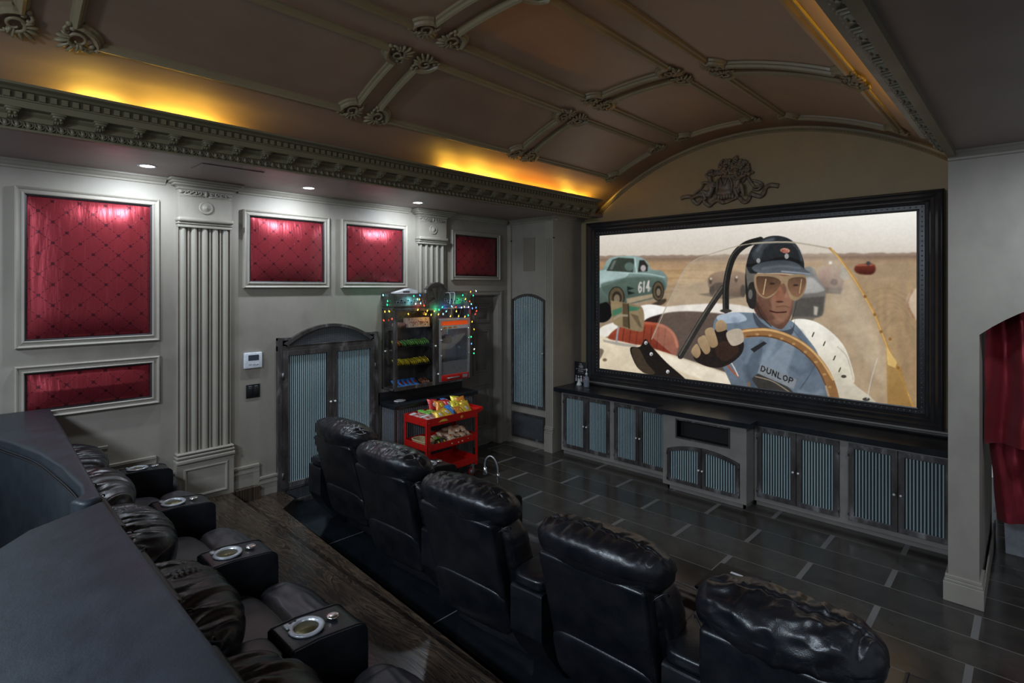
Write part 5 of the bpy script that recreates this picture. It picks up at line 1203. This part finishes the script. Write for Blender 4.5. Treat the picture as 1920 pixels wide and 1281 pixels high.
# ------------------------------------------------ string of coloured lights
cols = {'g': (.02, .9, .35), 'y': (1, .55, .05), 'r': (1, .06, .03), 'b': (.06, .25, 1), 'c': (.25, .85, .9), 'w': (.8, .9, 1)}
for k, c in cols.items(): glow('bulb_'+k, c, 3.5)
strs = [('string of coloured lights looped round the upper left corner and front of the snack cabinet',
         [(80, 385, 'b'), (110, 315, 'g'), (115, 268, 'y'), (115, 225, 'y'), (165, 195, 'c'), (215, 260, 'g'), (210, 300, 'g'), (185, 375, 'y'), (230, 372, 'y'), (172, 470, 'r'), (262, 455, 'r'), (440, 400, 'y'), (545, 355, 'y'), (632, 405, 'y'), (648, 365, 'y'), (612, 308, 'r'), (575, 285, 'c'), (540, 240, 'c'), (500, 205, 'g'), (520, 290, 'c'), (560, 240, 'y'), (567, 197, 'b')]),
        ('string of coloured lights over the popcorn machine side of the snack cabinet',
         [(690, 410, 'y'), (725, 368, 'y'), (770, 405, 'y'), (775, 355, 'g'), (812, 325, 'g'), (855, 372, 'c'), (820, 402, 'c'), (900, 425, 'y'), (915, 318, 'c'), (965, 372, 'y'), (960, 325, 'r'), (990, 425, 'y'), (1020, 330, 'w'), (1052, 322, 'y'), (1058, 430, 'y'), (1095, 415, 'g'), (1098, 325, 'w'), (1128, 293, 'c'), (1065, 237, 'y'), (1110, 262, 'r'), (1035, 195, 'g'), (1120, 157, 'y')]),
        ('string end hanging down the right side of the snack cabinet',
         [(1180, 150, 'w'), (1150, 200, 'g'), (1140, 340, 'b'), (1180, 330, 'b'), (1185, 368, 'r'), (1172, 403, 'r'), (1137, 485, 'y'), (1158, 568, 'y'), (1127, 650, 'g'), (1130, 725, 'b'), (1160, 785, 'w'), (1156, 830, 'g')])]
for si, (lab, pts) in enumerate(strs):
    X_ = DX+.034
    P3 = []
    for (x, y, c) in pts:
        if si == 0 and x < 250: P3.append((Vector(((lambda q: q)(on_y(690+x/5.823, 520+y/5.823, Y0-.02)))), c))   # on the cabinet's side
        else: P3.append((on_x(690+x/5.823, 520+y/5.823, X_), c))
    t = thing('string_lights', lab, 'string lights', tuple(P3[0][0]))
    wp = []
    for i, (p, c) in enumerate(P3):
        wp.append(p+Vector((.004, 0, .012)))
        if i+1 < len(P3): wp.append((p+P3[i+1][0])/2+Vector((-.004, .006, -.004-.12*(p-P3[i+1][0]).length)))
    obj('wire', MB().tube(sline(wp, 4), .0022, 5), 'wire_green', t)
    for p, c in P3:
        dv = Vector((random.uniform(-.3, .3), random.uniform(-.5, .5), -1)).normalized(); ax = dv.to_track_quat('Z', 'Y').to_matrix()
        b_ = MB(); b_.ell(p, (.0056, .0056, .0115), ax, 8, 6); b_ = obj('bulb', b_, 'bulb_'+c, t)
        s_ = MB(); s_.tube([p-dv*.011, p-dv*.022], .0045, 6); obj('socket', s_, 'wire_green', b_)
for (x, y, c, e) in [(200, 240, 'g', .25), (110, 300, 'g', .12), (520, 250, 'c', .5), (610, 300, 'r', .2), (800, 350, 'g', .4), (900, 330, 'b', .4), (950, 380, 'y', .4), (1060, 250, 'g', .4), (1080, 340, 'b', .4), (690, 400, 'y', .3), (1180, 380, 'r', .25)]:
    q = on_x(690+x/5.823, 520+y/5.823, DX+.07); lamp('bulb_lamp', 'POINT', q, e, cols[c], shadow_soft_size=.02)
t = thing('power_cord', 'pair of white power cords draped over the front right of the snack cabinet', 'cord', (DX, 4.1, ZT_))
for a_, b_ in [((890, 172), (893, 290)), ((943, 168), (930, 290))]:
    p, q = on_x(690+a_[0]/5.823, 520+a_[1]/5.823, DX+.016), on_x(690+b_[0]/5.823, 520+b_[1]/5.823, DX+.030)
    obj('cord', MB().tube(sline([p+Vector((-.08, 0, .0)), p, (p+q)/2+Vector((.01, 0, 0)), q], 5), .0028, 6), 'white_plastic', t)

# =================================================================== RED CART
t = thing('utility_cart', 'red three shelf metal cart loaded with snacks beside the counter', 'cart', (-4.68, 3.76, 0))
X0, X1, Q0, Q1 = -4.875, -4.470, 3.415, 4.110; R_ = 'red_paint'
for i, (z0, z1) in enumerate([(.660, .742), (.405, .475), (.150, .225)]):
    m = MB().box(X0, X1, Q0, Q1, z0, z0+.006)
    m.box(X1-.004, X1, Q0, Q1, z0, z1); m.box(X0, X0+.004, Q0, Q1, z0, z1); m.box(X0, X1, Q0, Q0+.004, z0, z1); m.box(X0, X1, Q1-.004, Q1, z0, z1)
    if i == 0:
        m.prism([(Q1-.002, z0+.03), (Q1-.002, z1+.0), (Q1+.085, z1+.012), (Q1+.085, z1+.004)], 0, X0, X0+.004); m.prism([(Q1-.002, z0+.03), (Q1-.002, z1), (Q1+.085, z1+.012), (Q1+.085, z1+.004)], 0, X1-.004, X1)
        m.box(X0, X1, Q1+.080, Q1+.086, z1-.012, z1+.012); m.prism([(Q1, z0+.032), (Q1, z0+.036), (Q1+.086, z1-.006), (Q1+.086, z1-.012)], 0, X0, X1)
    obj('shelf', m, R_, t, bevel=.002)
for x, sx in ((X0, 1), (X1, -1)):
    for y, sy in ((Q0, 1), (Q1, -1)):
        pm = MB().box(x-sx*.002, x+sx*.036, y-sy*.002, y+sy*.001, .13, .742).box(x-sx*.002, x+sx*.001, y-sy*.002, y+sy*.036, .13, .742)
        po = obj('post', pm, R_, t); bo = MB()
        for z in (.70, .44, .19): bo.ell((x-sx*.003, y+sy*.018, z), (.003, .004, .004), seg=6, rings=4)
        obj('bolt', bo, 'silver', po)
for x in (X0+.045, X1-.045):
    for y in (Q0+.05, Q1-.05):
        w_ = MB().lathe([(.001, x-.012), (.030, x-.012), (.032, x-.014), (.048, x-.013), (.050, x), (.048, x+.013), (.032, x+.014), (.030, x+.012), (.001, x+.012)], (0, y, .050), 0, 24)
        wo = obj('caster', w_, 'rubber_red', t)
        obj('hub', MB().lathe([(.001, x-.016), (.032, x-.016), (.034, x), (.032, x+.016), (.001, x+.016)], (0, y, .050), 0, 20), 'silver', wo)
        obj('fork', MB().box(x-.024, x-.018, y-.012, y+.016, .045, .13).box(x+.018, x+.024, y-.012, y+.016, .045, .13).box(x-.028, x+.028, y-.03, y+.03, .126, .150), 'silver', wo)
# snacks: bags and cups on the top tray
def bag_mesh(seed, L_=.060, W_=.048, H_=.022):
    m = MB(); nx_, ny_ = 10, 8
    for s_ in (1, -1):
        vv = []
        for i in range(nx_+1):
            for j in range(ny_+1):
                a_, b_ = -1+2*i/nx_, -1+2*j/ny_; e = (1-a_*a_)**.55*(1-b_**4)**.6
                z = s_*(H_*e+.003*noise.noise(Vector((a_*3, b_*3, seed+s_)))*(1-abs(a_)))
                if abs(a_) > .88: z = .0015*math.sin(b_*22)
                vv.append((a_*L_, b_*W_*(1-.06*(1-a_*a_)), z))
        f_ = [(i*(ny_+1)+j, i*(ny_+1)+j+1, (i+1)*(ny_+1)+j+1, (i+1)*(ny_+1)+j) for i in range(nx_) for j in range(ny_)]
        m.add(vv, f_, True)
    return m
logo = lambda: MB().add(*(lambda k: ([(.5*k*math.cos(q)*1.0, k*math.sin(q), .0245) for q in [i*PI/6 for i in range(12)]], [tuple(range(12))]))(.026))
def snack(kind, mt, lm, loc, rot, label, grp):
    tt = thing(kind, label, 'snack bag' if kind == 'snack_bag' else 'snack', loc, 0, grp)
    if kind == 'snack_bag':
        a_ = obj('bag', bag_mesh(sum(map(ord, mt)) % 97), mt); a_.parent = tt
        lg = MB().ell((0, 0, .0165), (.026, .020, .008), seg=10, rings=5); l_ = obj('printed_emblem', lg, lm); l_.parent = tt
    tt.rotation_euler = rot; return tt
protos = {}
def place(mt, lm, loc, rot, label, grp, s_=1.0):
    if mt not in protos: o = protos[mt] = snack('snack_bag', mt, lm, loc, rot, label, grp)
    else: o = dup(protos[mt]); o['label'] = label; o['group'] = grp; o.location = loc
    o.rotation_euler = rot; o.scale = (s_, s_, s_); return o
top = [('pack_gold', 'pack_white', 3.62, -4.53, 'gold crisp bag at the front corner edge of the cart tray'), ('pack_gold', 'pack_white', 3.72, -4.545, 'gold crisp bag second along the front of the cart tray'),
       ('pack_blue', 'pack_white', 3.83, -4.60, 'blue crisp bag in the front middle of the cart tray'), ('pack_orange', 'pack_yellow', 3.90, -4.53, 'orange bag right of the front blue bag on the cart'),
       ('pack_gold', 'pack_red', 4.00, -4.55, 'gold bag standing near the right end of the cart tray'), ('pack_gold', 'pack_white', 4.055, -4.62, 'gold bag touching the handle end of the cart tray'),
       ('pack_yellow', 'pack_gold', 3.93, -4.66, 'yellow bag in the middle of the cart tray'), ('pack_yellow', 'pack_leaf', 4.04, -4.76, 'bright yellow bag on top at the back of the cart tray'),
       ('pack_blue', 'pack_yellow', 3.93, -4.79, 'blue bag at the back right of the cart tray'), ('pack_red', 'pack_white', 3.82, -4.74, 'dark red bag in the back middle of the cart tray'),
       ('pack_red', 'pack_white', 3.87, -4.70, 'red bag leaning against the dark red one on the cart'), ('pack_orange', 'pack_white', 3.74, -4.67, 'orange bag behind the front gold bags on the cart'),
       ('pack_orange', 'pack_white', 4.07, -4.70, 'orange bag by the handle end of the cart tray'), ('pack_red', 'pack_white', 3.74, -4.79, 'red bag at the back of the cart tray behind the green cups')]
for i, (mt, lm, y, x, lab) in enumerate(top):
    place(mt, lm, (x, y, .735+.008*(i % 3)+(.045 if i > 5 else 0)), (random.uniform(-.3, .3), .75+random.uniform(-.25, .25), random.uniform(-.7, .7)), lab, 'crisp bags on the top tray of the cart', 1.3)
for i in range(7):
    x, y = -4.53-.09*(i % 4)-.02*(i//4), 3.465+.06*(i//4)
    tt = thing('snack_packet', 'clear and red sweet packet at the left end of the cart tray, %s' % ['foremost', 'second', 'third', 'rearmost', 'inner front', 'inner middle', 'inner rear'][i], 'snack packet', (x, y, .715), random.uniform(-.5, .5), 'sweet packets on the top tray of the cart')
    b_ = obj('packet', bag_mesh(i, .045, .034, .018), 'pack_white' if i % 2 else 'pack_pink'); b_.parent = tt; b_.location = (0, 0, .018); b_.rotation_euler = (.2, .3*(-1)**i, 0)
    e_ = obj('red_seal', MB().ell((0, 0, .034), (.020, .014, .006), seg=8, rings=4), 'pack_red'); e_.parent = tt
for i in range(5):
    x, y = [(-4.66, 3.57), (-4.66, 3.65), (-4.74, 3.57), (-4.74, 3.65), (-4.80, 3.58)][i]
    tt = thing('snack_cup', 'white snack cup with a green lid on the cart tray, %s one' % ['front left', 'front right', 'back left', 'back right', 'rearmost'][i], 'snack cup', (x, y, .690), 0, 'green lidded cups on the cart')
    q = obj('cup', MB().lathe([(.001, 0), (.026, 0), (.034, .062), (.001, .062)], (0, 0, 0), 2, 18), 'pack_white'); q.parent = tt
    q = obj('lid', MB().lathe([(.001, .062), (.037, .062), (.037, .070), (.034, .072), (.001, .071)], (0, 0, 0), 2, 18), 'pack_leaf'); q.parent = tt
# middle shelf: cookie packets, dark packets, basket
k = 0; cookie = None
for lay in range(3):
    for r_ in range(5-lay):
        for c_ in range(4-lay if lay < 2 else 2):
            y = 3.74+r_*.075+lay*.03; x = -4.52-c_*.080-lay*.02; z = .430+lay*.048
            if cookie is None:
                cookie = thing('cookie_packet', 'clear packet of pale cookies with an orange seal in the heap on the middle shelf', 'snack packet', (x, y, z), 0, 'cookie packets on the middle shelf of the cart')
                q = obj('packet', bag_mesh(3, .044, .040, .018), 'cookie'); q.parent = cookie; q.location = (0, 0, .018)
                q = obj('orange_seal', MB().ell((0, 0, .034), (.018, .012, .006), seg=8, rings=4), 'pack_orange'); q.parent = cookie; o = cookie
            else: o = dup(cookie, (x, y, z))
            ly = ['bottom', 'middle', 'top'][lay]; o['label'] = 'clear packet of pale cookies in the %s layer of the heap on the middle shelf' % ly; o['group'] = 'cookie packets, %s layer on the middle shelf of the cart' % ly
            o.rotation_euler = (random.uniform(-.35, .35), random.uniform(-.1, .6), random.uniform(-.9, .9)); k += 1
for i, (x, y, mt, lm) in enumerate([(-4.53, 3.60, 'pack_dark', 'pack_yellow'), (-4.525, 3.675, 'pack_dark', 'pack_leaf'), (-4.60, 3.66, 'pack_leaf', 'pack_dark'), (-4.63, 3.58, 'pack_leaf', 'pack_white')]):
    place(mt, lm, (x, y, .455), (0, .8, random.uniform(-.2, .2)), ['black packet with a yellow disc beside the basket on the cart', 'black packet with a green disc right of the yellow disc packet', 'green packet behind the black ones on the middle shelf', 'bright green packet behind the basket on the cart'][i], 'dark packets on the middle shelf', .8)
t = thing('wicker_basket', 'pale wicker basket at the left end of the middle shelf of the red cart', 'basket', (-4.64, 3.49, .411))
bm_ = MB(); bx, by = .105, .060
for lv_ in range(9):
    z = .416+lv_*.0085; e = 1+.02*lv_; pts = []
    for i in range(48):
        q = 2*PI*i/48; sx_ = math.copysign(abs(math.cos(q))**.45, math.cos(q)); sy_ = math.copysign(abs(math.sin(q))**.45, math.sin(q))
        w2 = .0025*(1 if (i+lv_) % 2 else -1); pts.append((-4.64+(bx*e+w2)*sx_, 3.490+(by*e+w2)*sy_, z))
    bm_.tube(pts, .0048, 6, closed=True)
bm_.box(-4.64-bx*.95, -4.64+bx*.95, 3.49-by*.95, 3.49+by*.95, .411, .417)
obj('basket', bm_, 'wicker', t)
rim = [(-4.64+bx*1.2*math.copysign(abs(math.cos(q))**.45, math.cos(q)), 3.49+by*1.2*math.copysign(abs(math.sin(q))**.45, math.sin(q)), .494) for q in [2*PI*i/40 for i in range(40)]]
obj('rim', MB().tube(rim, .008, 8, closed=True), 'wicker', t)

# =================================================================== THINGS ON THE WORKTOP
def words(name, s, size, mt, parent, loc, rot, align='CENTER', ext=.0006):
    c = bpy.data.curves.new(name, 'FONT'); c.body = s; c.size = size; c.align_x = align; c.extrude = ext
    tmp = bpy.data.objects.new(name, c); COL.objects.link(tmp); dg = bpy.context.evaluated_depsgraph_get(); dg.update()
    me_ = bpy.data.meshes.new_from_object(tmp.evaluated_get(dg)); bpy.data.objects.remove(tmp); me_.materials.clear(); me_.materials.append(MATS[mt])
    o = bpy.data.objects.new(name, me_); COL.objects.link(o)
    if parent: o.parent = parent; o.location = Vector(loc)-wloc(parent)
    else: o.location = loc
    o.rotation_euler = rot; return o
t = thing('desk_sign', 'small black sign reading 100 leaning in the corner left of the screen frame', 'sign', (-4.285, 5.76, .832), rz=0)
obj('board', MB().rbox(-4.384, -4.184, 5.765, 5.775, .832, 1.118, .003), 'sign_black', t)
for s, sz, z in [('THE', .022, 1.083), ('100', .050, 1.040), ('ALL-TIME GREATEST', .017, 1.018), ('MOVIES', .024, .990), ('* * * * * * * * * * *', .014, .968), ('* * * * * * * * * * *', .014, .848)]:
    words('lettering', s, sz, 'sign_white', t, (-4.284, 5.7645, z), (PI/2, 0, 0))
for i, (x, wd, hh) in enumerate([(-4.356, .022, .075), (-4.318, .030, .060), (-4.276, .034, .070), (-4.232, .030, .062)]):
    m = MB(); m.ell((x, 5.764, .905+hh*.30), (wd*.42, .002, .014), seg=10, rings=6); m.prism([(x-wd/2, .862), (x+wd/2, .862), (x+wd*.4, .865+hh*.62), (x-wd*.4, .865+hh*.60)], 1, 5.762, 5.765)
    obj('printed_figure', m, 'sign_white' if i != 3 else 'pack_pink', t)
t = thing('white_cone', 'small white cone ornament on the worktop in front of the black sign', 'ornament', (-4.23, 5.66, .832))
obj('cone', MB().lathe([(.034, .832), (.034, .850), (.030, .854), (.004, .915), (.001, .917)], (-4.23, 5.66, 0), 2, 20), 'cone_white', t)
t = thing('pump_bottle', 'clear pump bottle of hand gel on the worktop beside the sign', 'bottle', (-4.10, 5.64, .832))
obj('bottle', MB().lathe([(.001, .832), (.034, .832), (.036, .84), (.035, .93), (.028, .955), (.014, .968), (.012, .985), (.001, .986)], (-4.10, 5.64, 0), 2, 24), 'bottle_clear', t)
pu = MB().lathe([(.001, .985), (.015, .985), (.015, 1.005), (.005, 1.008), (.005, 1.045), (.012, 1.048), (.012, 1.060), (.001, 1.062)], (-4.10, 5.64, 0), 2, 16); pu.tube([(-4.10, 5.64, 1.054), (-4.072, 5.61, 1.052), (-4.062, 5.60, 1.042)], .005, 8)
obj('pump', pu, 'white_plastic', t)

# =================================================================== RELIEF OVER THE SCREEN
t = thing('plaster_relief', 'carved plaster relief of two seated children and fruit above the screen', 'relief', (-2.42, SW, 3.0))
RY = SW-.006
def flat(m_): return m_.xf(lambda p: Vector((p.x, min(p.y, SW-.0006), p.z)))
def rp(x, z, d=0): return Vector((x, RY-d, z))
def px2(u, v, d=0): q = on_y(1220+u/6.857, 280+v/6.857, SW-.03); return Vector((q.x, RY-d, q.z))
# fruit heap
m = MB(); rnd = random.Random(5)
for i in range(150):
    a_ = rnd.uniform(0, PI); r_ = rnd.uniform(0, 1)**.6; c = px2(1065, 330); e = px2(1065+245*r_*math.cos(a_), 330-235*r_*math.sin(a_)); rr = rnd.uniform(.012, .020)
    m.ell((e.x, RY-.022-.030*(1-r_), e.z), (rr, rr, rr), seg=8, rings=6)
m.ell(px2(1065, 330, .0), (.15, .035, .13)); obj('fruit_heap', flat(m), 'relief_plaster', t)
# basket shell under the fruit, with a scalloped rim
m = MB(); m.ell(px2(950, 560, .0), (.125, .055, .075)); m.ell(px2(950, 470, .01), (.09, .045, .10))
for i in range(7): m.ell(px2(850+i*36, 610+8*math.sin(i), .05), (.018, .016, .030), seg=8, rings=6)
m.tube([px2(860, 560, .05), px2(870, 400, .05), px2(905, 375, .06), px2(940, 480, .06)], .013, 7); m.tube([px2(960, 480, .06), px2(985, 380, .06), px2(1020, 365, .05), px2(1060, 440, .05), px2(1050, 560, .05)], .013, 7)
obj('shell_basket', flat(m), 'relief_plaster', t)
def flat(m_): return m_.xf(lambda p: Vector((p.x, min(p.y, SW-.0006), p.z)))
def putto(pts, name):
    """pts: joint name -> (u, v, radius, depth)"""
    me_ = bpy.data.meshes.new(name); names = list(pts); E_ = [('pelvis', 'chest'), ('chest', 'neck'), ('neck', 'head'), ('chest', 'sh1'), ('sh1', 'el1'), ('el1', 'ha1'), ('chest', 'sh2'), ('sh2', 'el2'), ('el2', 'ha2'), ('pelvis', 'hip1'), ('hip1', 'kn1'), ('kn1', 'ft1'), ('ft1', 'to1'), ('pelvis', 'hip2'), ('hip2', 'kn2'), ('kn2', 'ft2'), ('ft2', 'to2')]
    off = wloc(t); co = [px2(pts[n_][0], pts[n_][1], pts[n_][3])-off for n_ in names]
    me_.from_pydata([tuple(c_) for c_ in co], [(names.index(a_), names.index(b_)) for a_, b_ in E_], [])
    o = bpy.data.objects.new(name, me_); COL.objects.link(o); o.parent = t
    sk = o.modifiers.new('skin', 'SKIN'); sk.use_smooth_shade = True; lay = me_.skin_vertices[0] if me_.skin_vertices else None
    if not lay:
        b_ = bmesh.new(); b_.from_mesh(me_); b_.verts.layers.skin.verify(); b_.to_mesh(me_); b_.free(); lay = me_.skin_vertices[0]
    for i, n_ in enumerate(names): r_ = pts[n_][2]; lay.data[i].radius = (r_, r_); lay.data[i].use_root = (n_ == 'pelvis')
    su = o.modifiers.new('sub', 'SUBSURF'); su.levels = 2; su.render_levels = 2
    me_.materials.append(MATS['relief_plaster']); return o
P1_ = dict(pelvis=(790, 570, .040, .04), chest=(790, 470, .036, .05), neck=(780, 405, .018, .055), head=(765, 340, .036, .06), sh1=(740, 430, .018, .06), el1=(700, 440, .015, .075), ha1=(672, 450, .012, .08), sh2=(840, 440, .018, .05), el2=(860, 480, .014, .06), ha2=(800, 490, .012, .085),
           hip1=(740, 570, .028, .06), kn1=(680, 540, .024, .085), ft1=(730, 640, .017, .07), to1=(700, 665, .013, .08), hip2=(770, 600, .028, .05), kn2=(640, 590, .022, .07), ft2=(570, 620, .015, .06), to2=(540, 640, .012, .06))
P2_ = dict(pelvis=(1120, 540, .040, .04), chest=(1120, 410, .036, .05), neck=(1115, 345, .018, .055), head=(1105, 280, .038, .065), sh1=(1165, 370, .018, .06), el1=(1210, 350, .015, .075), ha1=(1245, 340, .012, .08), sh2=(1080, 370, .018, .06), el2=(1120, 400, .015, .085), ha2=(1190, 380, .012, .09),
           hip1=(1150, 520, .028, .06), kn1=(1195, 450, .026, .09), ft1=(1210, 570, .018, .07), to1=(1225, 610, .014, .08), hip2=(1110, 570, .028, .05), kn2=(1100, 500, .022, .08), ft2=(1130, 600, .016, .07), to2=(1150, 625, .013, .07))
for P_, hx, hv, fc in ((P1_, 775, 320, -1), (P2_, 1095, 262, 1)):
    o = putto(P_, 'seated_child'); h = MB()
    for i in range(26):
        a_ = rnd.uniform(.2, 2*PI-.2)+(0 if fc > 0 else PI); r_ = rnd.uniform(.4, 1); p = px2(hx+55*r_*math.cos(a_)*1, hv-50*r_*math.sin(a_)*.9-12, .07*(1-r_*.5)); h.ell(p, (.013, .012, .013), seg=7, rings=5)
    obj('hair', flat(h), 'relief_plaster', o)
    f_ = MB(); u0, v0, _, d0 = P_['head']
    for du, dv_, r_ in ((fc*16, -6, .005), (fc*34, -8, .004), (fc*30, 8, .007), (fc*24, 26, .006)): f_.ell(px2(u0+du, v0+dv_, d0+.034), (r_, .006, r_*.8), seg=8, rings=6)
    obj('face', f_, 'relief_plaster', o)
# ribbons
m = MB()
def ribbon(pts, w_=.030):
    c = sline(pts, 5); fr = []
    for i, (u_, v_) in enumerate(c):
        p = px2(u_, v_, .012+.012*math.sin(i*.55)); a_ = px2(*c[max(i-1, 0)]); b_ = px2(*c[min(i+1, len(c)-1)]); T = (b_-a_).normalized(); S_ = T.cross(Vector((0, -1, 0))).normalized()
        fr.append((p, S_, Vector((0, -1, 0))))
    m.sweep(fr, [(-w_, 0), (-w_*.5, .018), (0, .010), (w_*.5, .020), (w_, .002), (0, -.008)], False, True, True)
ribbon([(385, 635), (440, 610), (510, 610), (545, 660), (590, 700), (650, 650), (690, 620)], .022); ribbon([(540, 600), (600, 540), (650, 490), (680, 450)], .014)
ribbon([(690, 640), (700, 690), (750, 720), (800, 680), (850, 650), (920, 680), (960, 670), (1040, 640), (1120, 610), (1170, 660), (1220, 675), (1260, 620), (1270, 580)], .024)
ribbon([(1245, 350), (1280, 420), (1330, 480), (1400, 470), (1430, 440)], .016); ribbon([(1270, 560), (1340, 590), (1410, 600), (1450, 560), (1470, 490), (1540, 460), (1640, 470)], .024); ribbon([(1300, 400), (1360, 410), (1430, 450), (1380, 520), (1300, 510)], .014)
obj('ribbon', flat(m), 'relief_plaster', t)

# =================================================================== RIGHT EDGE
t = thing('curtain', 'dark red satin curtain hanging in the arch at the right edge, shorter behind', 'curtain', (.3, 4.95, .5))
def drape(x0, x1, y, z0, z1, seed, amp=.035, slant=0, f=21):
    m = MB(); nx_, nz_ = 110, 30; vv = []
    for k in range(nz_+1):
        for i in range(nx_+1):
            a_, b_ = i/nx_, k/nz_; x = x0+(x1-x0)*a_; z = z0(x)+(z1-z0(x))*b_ if callable(z0) else z0+(z1-z0)*b_
            yy = y+amp*(.35+.65*(1-b_*.6))*math.sin(x*f+1.8*noise.noise(Vector((x*3, z*1.2, seed))))+.012*noise.noise(Vector((x*12, z*9, seed)))
            vv.append((x+slant*(1-b_)+.01*noise.noise(Vector((x*5, z*4, seed+4))), yy, z))
    m.add(vv, [(k*(nx_+1)+i, k*(nx_+1)+i+1, (k+1)*(nx_+1)+i+1, (k+1)*(nx_+1)+i) for k in range(nz_) for i in range(nx_)], True); return m
o = obj('front_drape', drape(-.245, 1.2, 5.00, lambda x: 1.02+.10*max(0, x+.05), 2.15, 1.0, .060, f=30), 'curtain_satin', t)
o = obj('rear_drape', drape(-.250, -.02, 5.10, .47, 1.3, 6.0, .030, .06, 40), 'curtain_satin', t)
t = thing('waste_bin', 'low white bin with a black liner on the floor beyond the curtain', 'bin', (0.0, 5.9, 0))
obj('bin', MB().prism([(-.165, 0), (.20, 0), (.215, .265), (-.175, .265)], 1, 5.80, 6.10), 'box_white', t, bevel=.012)
m = MB(); puff(m, (.03, 5.95, .272), (.17, .13, .028), 3, 12, lambda d, p: .012*noise.noise(p*20)); obj('liner', m, 'black_plastic', t)
